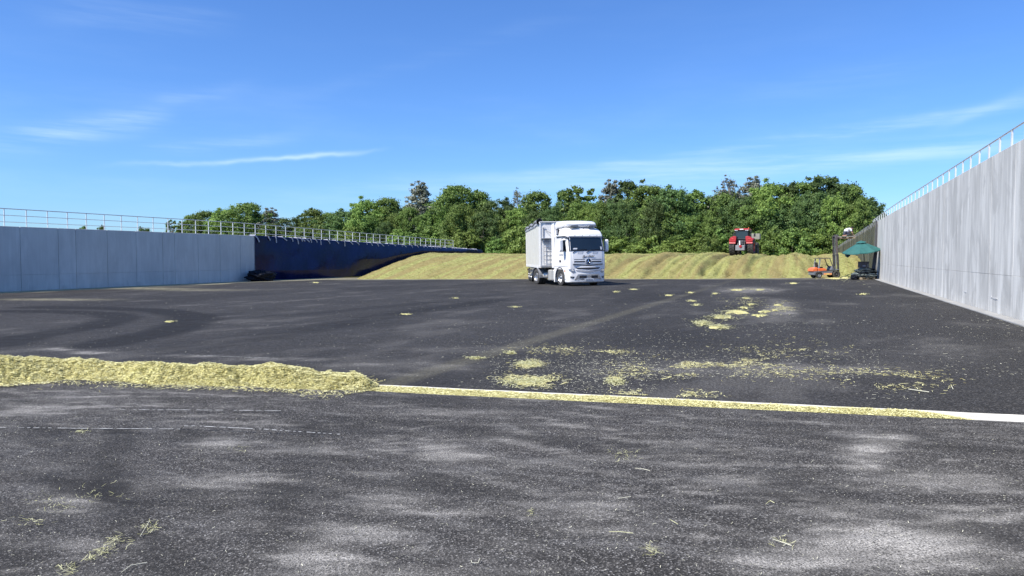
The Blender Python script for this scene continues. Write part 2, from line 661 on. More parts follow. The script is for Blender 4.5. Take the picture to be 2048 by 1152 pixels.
# plastic sheeting on the left wall
t = NT('navy_black_sheeting')
t.col(t.mix(t.range(t.noise(.6, 5), .35, .65), (.003, .005, .036), (.006, .012, .075))).set(rough=t.range(t.noise(1.2, 4), .3, .7, .14, .24), spec=.15)
t.bump(t.noise(1.6, 3, t.coord((1, 1, .6), rot=(.5, 0, 0)), .5, 1.2), .4, .05)
M['sheeting'] = t.m
t = NT('olive_netting')
k = t.mix(t.range(t.noise(.8, 5, t.coord((1, 1, .25))), .35, .65), (.055, .065, .042), (.135, .13, .075))
k = t.mix(t.range(t.noise(55, 2), .45, .6, 0, .45), k, (.03, .035, .025))
t.col(k).set(rough=.85)
t.bump(t.noise(7, 4, t.coord((1, 1, .2))), .6, .04)
tr = t.n.new('ShaderNodeBsdfTransparent')
mx = t.n.new('ShaderNodeMixShader')
t.l.new(t.range(t.voro(38), .0, .5, .06, .34), mx.inputs[0])
t.l.new(t.p.outputs[0], mx.inputs[1])
t.l.new(tr.outputs[0], mx.inputs[2])
t.l.new(mx.outputs[0], t.n['Material Output'].inputs[0])
M['net'] = t.m


def leafmat(name, c0, c1, c2, dead=False):
    t = NT(name)
    g = t.n.new('ShaderNodeNewGeometry')
    oi = t.n.new('ShaderNodeObjectInfo')
    k = t.ramp(g.outputs['Random Per Island'], [(0, c0), (.5, c1), (1, c2)])
    big = t.noise(.55, 3)
    k = t.mix(t.range(big, .42, .62, 0, .6), k, c2)
    hs = t.n.new('ShaderNodeHueSaturation')
    t.l.new(t.range(oi.outputs['Random'], 0, 1, .485, .512), hs.inputs['Hue'])
    t.l.new(t.range(oi.outputs['Random'], 0, 1, .88, 1.42), hs.inputs['Value'])
    hs.inputs['Saturation'].default_value = .92
    t.l.new(k, hs.inputs['Color'])
    t.l.new(hs.outputs[0], t.p.inputs['Base Color'])
    t.set(rough=.6, spec=.3)
    tl = t.n.new('ShaderNodeBsdfTranslucent')
    t.l.new(hs.outputs[0], tl.inputs[0])
    mx = t.n.new('ShaderNodeMixShader')
    mx.inputs[0].default_value = .12 if dead else .34
    t.l.new(t.p.outputs[0], mx.inputs[1])
    t.l.new(tl.outputs[0], mx.inputs[2])
    t.l.new(mx.outputs[0], t.n['Material Output'].inputs[0])
    return t.m


M['leaf'] = leafmat('broad_leaves', (.048, .094, .018), (.112, .19, .030), (.20, .295, .055))
M['leaf_dark'] = leafmat('dark_leaves', (.034, .074, .022), (.074, .135, .034), (.135, .21, .052))
M['leaf_bright'] = leafmat('yellow_green_leaves', (.072, .13, .02), (.155, .24, .036), (.24, .33, .058))
M['needle'] = leafmat('grey_brown_twigs', (.10, .115, .07), (.16, .17, .115), (.23, .23, .17), True)
M['bark'] = pmat('bark', (.15, .135, .115), .9, var=.35, scale=3, bump=.5)
M['bark_pale'] = pmat('pale_bark', (.33, .31, .27), .85, var=.25, scale=3, bump=.4)

# ------------------------------------------------------------------ ground, asphalt, channel
g = bpy.data.meshes.new('ground')
S = 4000
n = 24
xs = np.linspace(-S, S, n)
vv = np.array([(x, y, -1.25) for x in xs for y in xs])
go = link_mesh('ground', np_mesh('ground', vv, grid_faces(n, n), [M['ground']]))
tag(go, kind='structure')

# channel edges (two straight lines across the yard)
nA, nB = ground_pt(750, 788.5), ground_pt(2048, 852)
fA, fB = ground_pt(750, 769), ground_pt(2048, 830)


def yline(a, b, x):
    return a.y + (b.y - a.y) * (np.asarray(x) - a.x) / (b.x - a.x)


def y_near(x):
    return yline(nA, nB, x)


def y_far(x):
    return yline(fA, fB, x)


def ell_field(X, Y, items):
    """items: (px, py, rx, ry, strength) soft spots measured on the floor"""
    out = np.zeros_like(X)
    for px, py, rx, ry, s in items:
        c = ground_pt(px, py)
        a = ground_pt(px + rx, py) - c
        b = ground_pt(px, py - ry) - c
        det = a.x * b.y - a.y * b.x
        u = ((X - c.x) * b.y - (Y - c.y) * b.x) / det
        v = (-(X - c.x) * a.y + (Y - c.y) * a.x) / det
        w = 1.1 * NZ.fbm(X * 1.8 + .6 * Y + px, Y * 9.5 - 2.0 * X, 6, .75)
        out += s * np.exp(-(np.clip(u * u + v * v + w * 1.6, 0, 50)) * 1.3)
    return out


NEAR_DUST = [(140, 1010, 60, 18, 1.0), (1780, 1075, 150, 40, .85), (620, 1120, 80, 26, .9), (1850, 1110, 200, 25, .7), (1545, 1130, 90, 22, .7),
             (1735, 915, 45, 22, .9), (1760, 885, 60, 12, .6), (900, 910, 60, 12, .75), (880, 893, 45, 4, .6), (440, 888, 60, 10, .65),
             (470, 965, 110, 18, .5), (260, 970, 60, 12, .6), (1000, 880, 60, 6, .4), (780, 1000, 80, 20, .4), (720, 1070, 90, 22, .55),
             (1680, 1020, 120, 14, .45), (1380, 900, 90, 10, .3), (1150, 1010, 110, 16, .3), (60, 822, 90, 8, .55), (150, 800, 80, 5, .4),
             (1500, 960, 120, 12, .25), (1900, 960, 120, 16, .35), (900, 830, 120, 5, .35), (1220, 1060, 120, 14, .3), (640, 900, 90, 10, .3),
             (1950, 1040, 90, 22, .4), (1080, 925, 120, 8, .3), (860, 1150, 200, 14, .25), (1650, 1100, 120, 18, .5)]


def arc_field(X, Y, pts, width, soft):
    out = np.full_like(X, 1e9)
    P = [ground_pt(*p) for p in pts]
    for a, b in zip(P[:-1], P[1:]):
        dx, dy = b.x - a.x, b.y - a.y
        L2 = dx * dx + dy * dy
        tt = np.clip(((X - a.x) * dx + (Y - a.y) * dy) / L2, 0, 1)
        out = np.minimum(out, np.hypot(X - a.x - tt * dx, Y - a.y - tt * dy))
    return 1 - sstep(width, width + soft, out)


def strip_mesh(x0, x1, nx, ylo, yhi, ny, dz):
    xs = np.linspace(x0, x1, nx)
    X = np.repeat(xs[:, None], ny, 1)
    tt = np.linspace(0, 1, ny)[None, :]
    lo, hi = ylo(xs)[:, None], yhi(xs)[:, None]
    Y = lo + (hi - lo) * tt
    Z = SL * X + dz
    return X, Y, Z


# near slab of asphalt: camera stands on it; ends in a thick lip over the channel
X, Y, Z = strip_mesh(-20, XR - .02, 330, lambda x: np.full_like(x, -2.0), y_near, 170, .0)
Z = Z + .006 * NZ.fbm(X * .8, Y * .8, 3) + .035 * sstep(-2.5, -.5, Y - y_near(X))
tyre = .42 * arc_field(X, Y, [(240, 860), (236, 880), (226, 940), (232, 1000), (262, 1060), (330, 1120), (430, 1180)], .06, .13)
tyre += .22 * arc_field(X, Y, [(610, 850), (600, 930), (560, 1010), (560, 1090), (600, 1160)], .08, .16)
tyre += .3 * arc_field(X, Y, [(60, 860), (140, 900), (160, 960), (100, 1040)], .10, .2)
tyre += .45 * sstep(.0, .5, NZ2.fbm(X * .9, Y * 2.6, 5, .65))
dust = ell_field(X, Y, NEAR_DUST)
for ang, sd_ in ((.28, 40), (-.32, 70), (.05, 95)):
    xr_, yr_ = X * math.cos(ang) + Y * math.sin(ang), -X * math.sin(ang) + Y * math.cos(ang)
    dust += .40 * sstep(.22, .7, NZ.fbm(xr_ * 1.2 + sd_, yr_ * 9 + sd_, 6, .72)) * (.3 + sstep(-.1, .4, NZ2.fbm(X * .5 + sd_, Y * .5, 3)))
me = np_mesh('asphalt_near', np.stack([X, Y, Z], -1).reshape(-1, 3), grid_faces(*X.shape), [M['asphalt_near']],
             attrs={'dust': np.clip(dust, 0, 1), 'tyre': np.clip(tyre, 0, .9), 'pale': np.zeros_like(X)})
near = tag(link_mesh('road_foreground', me), kind='structure')
# the rest of the near slab, out of frame to the left and behind
for nm, x0, x1, y0, yf in (('road_side', XL, -20, -12.0, None), ('road_behind', -20, XR - .02, -12.0, -2.0)):
    X, Y, Z = strip_mesh(x0, x1, 60, lambda x: np.full_like(x, y0), (lambda x: y_near(x)) if yf is None else (lambda x: np.full_like(x, yf)), 30, .0)
    Z = Z + (.035 * sstep(-2.5, -.5, Y - y_near(X)))
    me = np_mesh(nm, np.stack([X, Y, Z], -1).reshape(-1, 3), grid_faces(*X.shape), [M['asphalt_near']],
                 attrs={'dust': .3 * sstep(.05, .55, NZ.fbm(X * 1.1, Y * 2.4, 5, .6)), 'tyre': 0 * X, 'pale': 0 * X})
    tag(link_mesh(nm, me), kind='structure')
# lip face
xs = np.linspace(XL, XR - .02, 200)
top = np.stack([xs, y_near(xs), SL * xs + .035], 1)
bot = np.stack([xs, y_near(xs) + .004, SL * xs - .06], 1)
v = np.stack([top, bot], 1).reshape(-1, 3)
tag(link_mesh('road_edge', np_mesh('road_edge', v, grid_faces(200, 2), [M['asphalt_near']], attrs={'dust': np.zeros(400), 'tyre': np.zeros(400), 'pale': np.zeros(400)})), kind='structure')

# far yard
X, Y, Z = strip_mesh(XL, XR - .02, 520, y_far, lambda x: np.full_like(x, 66.0), 340, .0)
Z = Z + .02 * NZ.fbm(X * .12, Y * .12, 3) * sstep(0, 3, Y - y_far(X))
tyre = .75 * arc_field(X, Y, [(0, 622), (120, 623), (220, 628), (245, 636), (180, 655), (60, 672), (0, 690)], .35, .5)
tyre += .8 * arc_field(X, Y, [(60, 614), (200, 616), (320, 621), (385, 632), (390, 641), (340, 662), (200, 690)], .4, .5)
tyre += .4 * arc_field(X, Y, [(390, 641), (600, 630), (860, 605)], .3, .5)
tyre += .35 * arc_field(X, Y, [(330, 700), (560, 670), (800, 628), (1000, 600)], .3, .6)
tyre += .35 * sstep(.0, .5, NZ2.fbm(X * .35, Y * .12, 4))
dust = .14 * sstep(.15, .7, NZ.fbm(X * .8, Y * .4 + 5, 5, .6))
dust += ell_field(X, Y, [(880, 733, 90, 8, .35), (800, 748, 40, 5, .4), (1000, 700, 200, 6, .15), (1560, 616, 30, 14, .5), (1500, 580, 60, 5, .6),
                         (1450, 735, 150, 12, .25), (180, 705, 40, 3, .7), (380, 712, 60, 2, .5), (120, 699, 25, 3, .7), (560, 718, 90, 3, .4),
                         (700, 730, 60, 3, .4), (1700, 740, 120, 10, .2), (1900, 700, 100, 14, .12)])
dj = np.abs(X - (-5.1 + .01 * Y))
pale = .17 * (1 - sstep(.12, .30, dj)) * (1 - sstep(14, 50, Y) * .5)
pale += .9 * (1 - sstep(1.6, 3.4, X - XL - 2.4 * NZ.fbm(X * .2, Y * .14, 4) * 2))
pale += ell_field(X, Y, [(100, 599, 110, 2.0, .7), (400, 580, 90, 2.2, .5), (300, 577, 80, 1.5, .8)])
pale += .7 * sstep(56.2, 58.5, Y + 2.5 * NZ.fbm(X * .5, Y * .5, 4))
me = np_mesh('asphalt_yard', np.stack([X, Y, Z], -1).reshape(-1, 3), grid_faces(*X.shape), [M['asphalt_far']],
             attrs={'dust': np.clip(dust, 0, 1), 'tyre': np.clip(tyre, 0, .8), 'pale': np.clip(pale, 0, 1)})
tag(link_mesh('road_yard', me), kind='structure')

# concrete channel under the lip
xs = np.linspace(XL, XR - .03, 160)
yn, yf = y_near(xs), y_far(xs)
prof = [(lambda a, b: a - .01, -.055), (lambda a, b: a + .12, -.045), (lambda a, b: b - .05, -.02), (lambda a, b: b - .02, .004), (lambda a, b: b + .008, -.05)]
v = []
for i, x in enumerate(xs):
    for fn, dz in prof:
        v.append((x, fn(yn[i], yf[i]) + (.025 * NZ(x * 3, dz * 50) if dz > -.01 else 0), SL * x + dz))
tag(link_mesh('channel', np_mesh('channel', v, grid_faces(160, len(prof)), [M['white_concrete']], smooth=False)), kind='structure')

# chalky scratches left of the foreground
for pts in ([(240, 827), (400, 828), (562, 829.5)], [(0, 857), (180, 859), (390, 860.5)], [(400, 861), (520, 867), (680, 878)], [(380, 711), (460, 714.5), (560, 718)]):
    m = MB()
    P = [ground_pt(*p) for p in pts]
    vs, fs = [], []
    N = 60
    for i in range(N):
        tt = i / (N - 1) * (len(P) - 1)
        k = min(int(tt), len(P) - 2)
        p = P[k].lerp(P[k + 1], tt - k)
        w = .004 + .007 * random.random()
        z = .012 if p.y < 9 and p.y < float(y_near(p.x)) - 2.2 else .044
        if p.y > float(y_near(p.x)):
            z = .012
        vs += [(p.x, p.y - w, SL * p.x + z), (p.x, p.y + w, SL * p.x + z)]
        if i and random.random() > .22:
            fs.append((2 * i - 2, 2 * i, 2 * i + 1, 2 * i - 1))
    m.add(vs, fs)
    tag(m.build('road_scratch', M['chalk']), kind='structure')


# ------------------------------------------------------------------ straw scatter
def blades(pos, L, W, tilt=.12, dirs=None):
    """flat cut stalks: pos (n,3), arrays of length and width -> verts, faces"""
    n = len(pos)
    a = rng.random(n) * 2 * np.pi if dirs is None else dirs
    p = (rng.random(n) - .5) * 2 * tilt
    d = np.stack([np.cos(a) * np.cos(p), np.sin(a) * np.cos(p), np.sin(p)], 1)
    s = np.stack([-np.sin(a), np.cos(a), (rng.random(n) - .5) * .8], 1)
    h = (L / 2)[:, None] * d
    w = (W / 2)[:, None] * s
    bend = s * (rng.random(n)[:, None] - .5) * (L * .35)[:, None]
    v = np.stack([pos - h - w, pos - h + w, pos + bend - w, pos + bend + w, pos + h - w, pos + h + w], 1).reshape(-1, 3)
    b = np.arange(n)[:, None] * 6
    f = np.concatenate([b + np.array([[0, 2, 3, 1]]), b + np.array([[2, 4, 5, 3]])], 0)
    return v, f


def put_blades(name, pos, L, W, mat, tilt=.12, parent=None, label=None, cat=None, kind='stuff', group=None):
    v, f = blades(pos, L, W, tilt)
    o = link_mesh(name, np_mesh(name, v, f, [mat]), parent)
    return tag(o, label, cat, group, kind)


def pxband(n, x0, x1, y0, y1):
    """random floor spots inside a band of the view, weighted by floor area"""
    out = []
    yr = np.sort(rng.random(n))
    hmin, hmax = y0 - 513.5, y1 - 513.5
    ya = 1.0 / (1 / hmax + (1 / hmin - 1 / hmax) * rng.random(n)) + 513.5
    for i in range(n):
        p = ground_pt(x0 + (x1 - x0) * rng.random(), ya[i])
        out.append((p.x, p.y, p.z))
    return np.array(out)


def near_lift(pos):
    yl = pos[:, 1] - y_near(pos[:, 0])
    pos[:, 2] += np.where(yl < 0, .035 * sstep(-2.5, -.5, yl) + .008, .012)
    return pos


# thin litter of pale bits over the whole yard, denser in the drifts
P = [pxband(4200, -50, 2100, 600, 768), pxband(1500, -50, 1800, 562, 615)]
a = pxband(15000, 900, 2048, 640, 800)
dens = sstep(.0, .5, NZ.fbm(a[:, 0] * .9, a[:, 1] * .5, 4) + .15)
P.append(a[rng.random(len(a)) < dens * .55])
bandp = pxband(4500, 1150, 1760, 700, 760)
P.append(bandp[rng.random(len(bandp)) < .6])
P.append(pxband(2500, 980, 1320, 715, 790))
P = np.concatenate(P)
P = P[(P[:, 0] < XR - .1) & (P[:, 0] > XL + .3) & (P[:, 1] > y_far(P[:, 0]) + .05) & (P[:, 1] < 60)]
P[:, 2] += .012
n = len(P)
sz = .6 + .9 * rng.random(n) ** 3
farf = 1 + .030 * np.clip(P[:, 1] - 12, 0, 60)
P = P[rng.random(n) < .62]
sz, farf, n = sz[:len(P)], 1 + .030 * np.clip(P[:, 1] - 12, 0, 60), len(P)
put_blades('straw_litter', P, .030 * sz * farf + .004, .0042 * farf * (.5 + rng.random(n)), M['straw_pale'], .15, label='pale chopped stalks strewn thinly over the dark yard', cat='straw litter')
# green-gold drift dragged by wheels
P = []
for (px, py, rx, ry, cnt) in [(1568, 617, 30, 13, 1500), (1500, 579, 42, 3, 500), (1060, 762, 60, 12, 2600), (1056, 729, 30, 9, 900), (1230, 762, 18, 10, 700),
                              (1430, 727, 170, 12, 2200), (1600, 745, 170, 16, 900), (1220, 706, 60, 6, 500), (950, 717, 18, 2, 200), (1023, 706, 14, 3, 220), (1490, 600, 50, 16, 700),
                              (1330, 790, 100, 8, 900), (1120, 700, 120, 12, 700), (1800, 760, 120, 20, 900), (1330, 740, 110, 18, 1500), (1560, 700, 140, 20, 900)]:
    u = rng.normal(0, .5, (cnt, 2))
    for q in u:
        p = ground_pt(px + rx * q[0], py + ry * q[1])
        P.append((p.x, p.y, p.z + .014))
P = np.array(P)
P = P[(P[:, 0] < XR - .1) & (P[:, 1] > y_far(P[:, 0]) + .04)]
P = P[NZ.fbm(P[:, 0] * 2.6, P[:, 1] * 1.6, 5, .65) + .25 * (rng.random(len(P)) - .5) > .03]
n = len(P)
farf = 1 + .018 * np.clip(P[:, 1] - 12, 0, 60)
put_blades('silage_drift', P, (.03 + .04 * rng.random(n)) * farf, (.003 + .004 * rng.random(n)) * farf, M['straw'], .2, label='yellow-green chopped silage smeared in wheel drifts across the yard', cat='silage litter')
# foreground litter
P = near_lift(pxband(4200, -60, 2110, 800, 1170))
P = P[(P[:, 0] < XR - .1) & (P[:, 1] < y_near(P[:, 0]) - .02)]
n = len(P)
put_blades('straw_crumbs', P, .005 + .018 * rng.random(n) ** 3, .0014 + .0022 * rng.random(n), M['straw_pale'], .5, label='tiny pale straw crumbs lying over the rough foreground asphalt', cat='straw crumbs')
P = []
for (px, py, rx, ry, cnt) in [(232, 1085, 30, 12, 60), (205, 1106, 22, 9, 45), (182, 1120, 14, 6, 20), (300, 1058, 22, 12, 40), (130, 1140, 25, 12, 40), (55, 1045, 30, 8, 30), (160, 865, 16, 3, 60), (1250, 915, 30, 18, 50),
                              (1300, 1105, 20, 14, 40), (1570, 1085, 26, 10, 26), (1060, 1026, 7, 7, 16), (480, 900, 30, 8, 20), (310, 783, 30, 3, 60), (100, 1010, 70, 24, 60), (200, 990, 60, 20, 30)]:
    for q in rng.normal(0, .5, (cnt, 2)):
        p = ground_pt(px + rx * q[0], py + ry * q[1])
        P.append((p.x, p.y, p.z))
P = near_lift(np.array(P))
P[:, 2] += .004
n = len(P)
put_blades('green_stalks', P, .02 + .05 * rng.random(n) ** 2, .0016 + .0016 * rng.random(n), M['straw_green'], .35, label='fresh yellow-green stalks scattered in loose tufts on the foreground asphalt', cat='stalks')
# single long stalks
STALKS = [([(820 * .342, 1077 + 0), (300, 1047)], 'long pale stalk leaning up beyond the green tuft at lower left'),
          ([(243, 1150), (262, 1138), (294, 1130)], 'forked pale stalk lying at the bottom left edge'),
          ([(942, 1125), (944, 1133), (956, 1131), (960, 1124)], 'curled pale stalk shaped like a hook on the foreground asphalt'),
          ([(1270, 940), (1286, 943), (1300, 945)], 'straight pale stalk above the centre right of the foreground'),
          ([(1218, 1068), (1240, 1070), (1266, 1071)], 'long greenish stalk lying level in the centre right foreground'),
          ([(1341, 1044), (1356, 1055)], 'thick short stalk lying aslant in the right foreground'),
          ([(1545, 1083), (1560, 1090), (1583, 1096)], 'long yellow stalk beside the pale dusty patch at lower right'),
          ([(1532, 1012), (1540, 1007), (1549, 1010)], 'small arched stalk in the right foreground'),
          ([(1236, 1001), (1262, 999)], 'pale flat stalk in the middle of the foreground'),
          ([(1817, 780), (1858, 787)], 'long pale stalk lying beyond the channel at the right'),
          ([(1903, 774), (1906, 781)], 'short white stalk standing out beyond the channel at far right')]
for pts, lab in STALKS:
    m = MB()
    P3 = []
    for i, p in enumerate(pts):
        q = ground_pt(*p)
        lift = .012 if q.y > float(y_near(q.x)) else float(.035 * sstep(-2.5, -.5, q.y - float(y_near(q.x)))) + .014
        P3.append((q.x, q.y, q.z + lift + .006 * (i % 2)))
    m.path(P3, .0019 if len(pts) > 2 or pts[0][0] < 1500 else .005, 5)
    o = m.build('straw_stalk', M['straw_pale'] if 'pale' in lab or 'white' in lab else M['straw_green'])
    tag(o, lab, 'straw stalk', 'single stalks lying on the asphalt')

# silage filling the channel
xs_n = 240
xs = np.linspace(ground_pt(735, 780).x, XR - .02, xs_n)
rows = 9
V = np.zeros((xs_n, rows, 3))
for i, x in enumerate(xs):
    a, b = float(y_near(x)), float(y_far(x))
    wend = float(sstep(XR - 2.6, XR - 3.8, x))            # tapers away at the right, baring the concrete
    b2 = a + .02 + (b - .01 + .05 * float(NZ.fbm(x * 1.5, 4.4, 4)) - a) * (0.02 + .98 * wend)
    for j in range(rows):
        tt = j / (rows - 1)
        y = a + .004 + (b2 - a) * tt + (.02 * float(NZ(x * 4, 7.7)) * tt)
        z = SL * x - .03 + .045 * math.sin(math.pi * min(1, .15 + tt * .85)) ** .5 * wend + .012 * float(NZ.fbm(x * 9, tt * 6, 3))
        V[i, j] = (x, y, z - .04 * (1 - wend))
fill = link_mesh('silage_strip', np_mesh('silage_strip', V.reshape(-1, 3), grid_faces(xs_n, rows), [M['mound']], True))
tag(fill, 'narrow straight strip of yellow-green silage lying in the concrete channel', 'silage strip')
nb = 26000
ii = rng.random(nb)
i0 = (ii * (xs_n - 2)).astype(int)
j0 = (rng.random(nb) * (rows - 2)).astype(int)
pos = V[i0, j0] + (V[i0 + 1, j0 + 1] - V[i0, j0]) * rng.random((nb, 1))
keep = pos[:, 0] < XR - .5
pos = pos[keep]
pos[:, 2] += .006
n = len(pos)
put_blades('stalks', pos, .02 + .04 * rng.random(n), .004 + .004 * rng.random(n), M['straw'], .35, parent=fill)

# ---- the long loose windrow at left
W_TOP = [(-420, 714), (-60, 716), (0, 717.5), (76, 719), (175, 723), (228, 730), (290, 730), (316, 727), (381, 736), (438, 728.6), (472, 737), (507, 735), (533, 734), (586, 738), (617, 747), (697, 753), (724, 747), (747, 755)]
W_BOT = [(-420, 800), (-60, 783), (0, 779), (133, 769), (244, 772), (286, 777), (370, 779), (514, 783), (647, 790.5), (705, 791), (735, 788), (752, 783)]
nU, nV = 430, 40
u_px = np.linspace(-420, 756, nU)
tx, ty = zip(*W_TOP)
bx, by = zip(*W_BOT)
V = np.zeros((nU, nV, 3))
for i, px in enumerate(u_px):
    pb = ground_pt(px, float(np.interp(px, bx, by)))
    yt = float(np.interp(px, tx, ty))
    # crest: a point .62 m further back whose height shows at yt
    endf = float(sstep(760, 700, px))
    dirv = Vector((pb.x, pb.y, 0)).normalized()
    dx_ = dirv.x / dirv.y
    back = (.55 + .35 * float(sstep(500, 0, px))) * (.35 + .65 * endf)
    pc = pb + dirv * back
    rd = ray(px, yt)
    # height on the view ray at the same distance as the crest
    sc_ = math.hypot(pc.x, pc.y) / math.hypot(rd.x, rd.y)
    hc = max(.03, (EYE + rd.z * sc_ - SL * pc.x) * endf ** .5)
    for j in range(nV):
        s = j / (nV - 1)
        if s < .5:
            q = s / .5
            y = pb.y + back * dirv.y * q
            h = hc * (.25 * q + .75 * q ** 1.35)
        else:
            q = (s - .5) / .5
            y = pb.y + back * dirv.y + (.75 * (.3 + .7 * endf)) * q
            h = hc * math.cos(q * math.pi / 2) ** .9 if q < 1 else 0
        x = pb.x + (y - pb.y) * dx_
        amp = min(1, h / .08)
        h += amp * (.05 * float(NZ.fbm(x * 4.6, y * 4.6, 5, .65)) + .03 * float(NZ2.fbm(x * 16, y * 16, 2)))
        h = max(h, -.03 if (s < .02 or s > .98) else .004)
        if s in (0, 1):
            h = -.07
        V[i, j] = (x, y, SL * x + h)
md = link_mesh('silage_windrow', np_mesh('silage_windrow', V.reshape(-1, 3), grid_faces(nU, nV), [M['mound']], True))
tag(md, 'long low windrow of dry chopped silage heaped across the yard at the left', 'silage row')
nb = 62000
i0 = (rng.random(nb) * (nU - 2)).astype(int)
j0 = (rng.random(nb) ** .9 * (nV - 2)).astype(int)
r1, r2 = rng.random((nb, 1)), rng.random((nb, 1))
pos = V[i0, j0] * (1 - r1) * (1 - r2) + V[i0 + 1, j0] * r1 * (1 - r2) + V[i0, j0 + 1] * (1 - r1) * r2 + V[i0 + 1, j0 + 1] * r1 * r2
pos[:, 2] = np.maximum(pos[:, 2] + .008, SL * pos[:, 0] + .03)
put_blades('stalks', pos, .025 + .055 * rng.random(nb), .004 + .005 * rng.random(nb), M['straw'], .22, parent=md)
# fringe of stalks around the row's feet
i0 = (rng.random(3500) * (nU - 2)).astype(int)
side = rng.random(3500) < .6
base = np.where(side[:, None], V[i0, 1], V[i0, -2])
off = np.abs(rng.normal(0, .13, 3500)) * (1 + 1.5 * np.clip(NZ.fbm(base[:, 0] * 2, base[:, 1] * 2, 3), -.4, 1)) * np.where(side, -1, 1)
pos = base.copy()
pos[:, 1] += off
pos[:, 2] = SL * pos[:, 0] + .03 + .02 * (pos[:, 1] < y_near(pos[:, 0]))
put_blades('fringe_stalks', pos, .02 + .05 * rng.random(3500), .004 + .004 * rng.random(3500), M['straw'], .3, parent=md)


# ---- separate spilled clumps
def clump(px, py, rx, ry, h, label, dense=1.0):
    c = ground_pt(px, py)
    a = ground_pt(px + rx, py) - c
    b = ground_pt(px, py - ry) - c
    NR, NA = 7, 30
    sd = rng.random() * 90
    V = [(c.x, c.y, SL * c.x + h)]
    fs = []
    for r in range(1, NR + 1):
        for k in range(NA):
            th = 2 * math.pi * k / NA
            rr = .68 * r / NR * (1 + 1.3 * float(NZ.fbm(sd + math.cos(th) * 1.7, math.sin(th) * 1.7 + sd, 3)))
            p = c + a * (rr * math.cos(th)) + b * (rr * math.sin(th))
            hh = h * .45 * (1 - (r / NR) ** 1.5) + h * .5 * float(NZ.fbm(p.x * 7, p.y * 7, 2)) * (1 - r / NR)
            V.append((p.x, p.y, SL * p.x + (hh if r < NR else -.02) + .01))
    for k in range(NA):
        fs.append((0, 1 + k, 1 + (k + 1) % NA, 0))
    me = bpy.data.meshes.new('silage_clump')
    F4 = []
    for r in range(NR - 1):
        for k in range(NA):
            k2 = (k + 1) % NA
            F4.append((1 + r * NA + k, 1 + (r + 1) * NA + k, 1 + (r + 1) * NA + k2, 1 + r * NA + k2))
    me.from_pydata(V, [], [(0, 1 + k, 1 + (k + 1) % NA) for k in range(NA)] + F4)
    me.materials.append(M['mound'])
    o = link_mesh('silage_clump', me)
    tag(o, label, 'silage clump', 'silage clumps spilled on the yard')
    nb = int((900 if ry > 3 else 200) * dense)
    q = rng.normal(0, .60, (nb, 2))
    pos = np.array([(c.x + a.x * u + b.x * w, c.y + a.y * u + b.y * w, SL * c.x + .014 + .5 * h * max(0, 1 - u * u - w * w)) for u, w in q])
    pos = pos[(NZ.fbm(pos[:, 0] * 3.1, pos[:, 1] * 3.1 / (1 + c.y * .08), 4, .6) + .3 * (rng.random(len(pos)) - .5)) > -.08]
    nb = len(pos)
    f = 1 + .02 * max(0, c.y - 12)
    put_blades('stalks', pos, (.03 + .05 * rng.random(nb)) * f, (.004 + .004 * rng.random(nb)) * f, M['straw_green'], .4, parent=o)


for args in [
        (1404, 647, 19, 5, .035, 'yellow-green silage clump nearest the viewer in the right-hand trail'),
        (1436, 655, 20, 4.5, .035, 'silage clump just right of the nearest one in the trail'),
        (1443, 634.5, 27, 4, .04, 'wide silage clump in the middle of the trail'),
        (1470, 624, 27, 4.5, .04, 'long silage clump behind the middle one in the trail'),
        (1489, 615.5, 12, 2.2, .035, 'small silage clump at the far end of the trail'),
        (1520, 631, 16, 2.6, .03, 'low silage clump right of the trail, the nearer of two'),
        (1529, 623.5, 13, 2.2, .03, 'low silage clump right of the trail, the farther of two'),
        (1503, 609, 9, 1.8, .03, 'small silage clump beyond the trail of clumps'),
        (1555, 610.5, 8, 1.5, .03, 'thin silage clump beside the sparse green smear'),
        (1550, 620.5, 8, 1.3, .03, 'flat sliver of silage near the sparse green smear'),
        (1393, 610, 8, 1.8, .03, 'small pale silage clump left of the trail'),
        (1384, 602, 10, 1.5, .03, 'flat pale silage clump farther left of the trail'),
        (1338, 590.5, 8, 1.2, .03, 'small silage scrap right of the truck, on the paving seam'),
        (1381, 585, 8, 1.2, .03, 'flat silage scrap between truck and forklift'),
        (1431, 587, 6, 1.1, .03, 'little silage scrap between tractor and trail'),
        (1491, 596.5, 8, 1.2, .03, 'silage scrap beyond the trail towards the heap'),
        (1726, 588.5, 9, 1.5, .04, 'lone pale silage clump in front of the covered pallet'),
        (1587, 566.5, 10, 1.4, .04, 'silage clump in front of the forklift'),
        (1475, 580, 14, 1.3, .04, 'long flat silage scrap in front of the heap'),
        (1520, 579.5, 10, 1.2, .04, 'short flat silage scrap in front of the heap'),
        (1268, 579, 8, 1.1, .03, 'silage scrap right of the truck shadow'),
        (1232, 583.5, 6, 1.4, .03, 'small pale scrap in front of the truck'),
        (812, 629, 13, 1.8, .03, 'pale silage clump left of the truck in the open yard'),
        (1030, 614.5, 8, 1.2, .03, 'small pale scrap in the yard before the trailer'),
        (340, 643.5, 12, 1.3, .03, 'pale scrap inside the dark curved tyre track'),
        (632, 565.5, 10, 1.2, .05, 'yellowish silage clump in front of the dark sheeting'),
        (912, 596.5, 6, 1.0, .03, 'small scrap left of the trailer'),
        (951, 717, 16, 1.9, .015, 'flat silage scrap near the paving seam'),
        (1023, 706.5, 11, 2.3, .02, 'little tuft of silage beyond the channel'),
        (1058, 729, 24, 5, .015, 'ragged silage patch between channel and trail'),
        (1060, 764, 46, 6.5, .015, 'wide ragged silage patch touching the channel'),
        (1232, 763, 14, 4.5, .012, 'faint silage patch right of the ragged ones'),
        (330, 784.5, 26, 2.2, .02, 'small tongue of silage split off in front of the windrow')]:
    clump(*args)

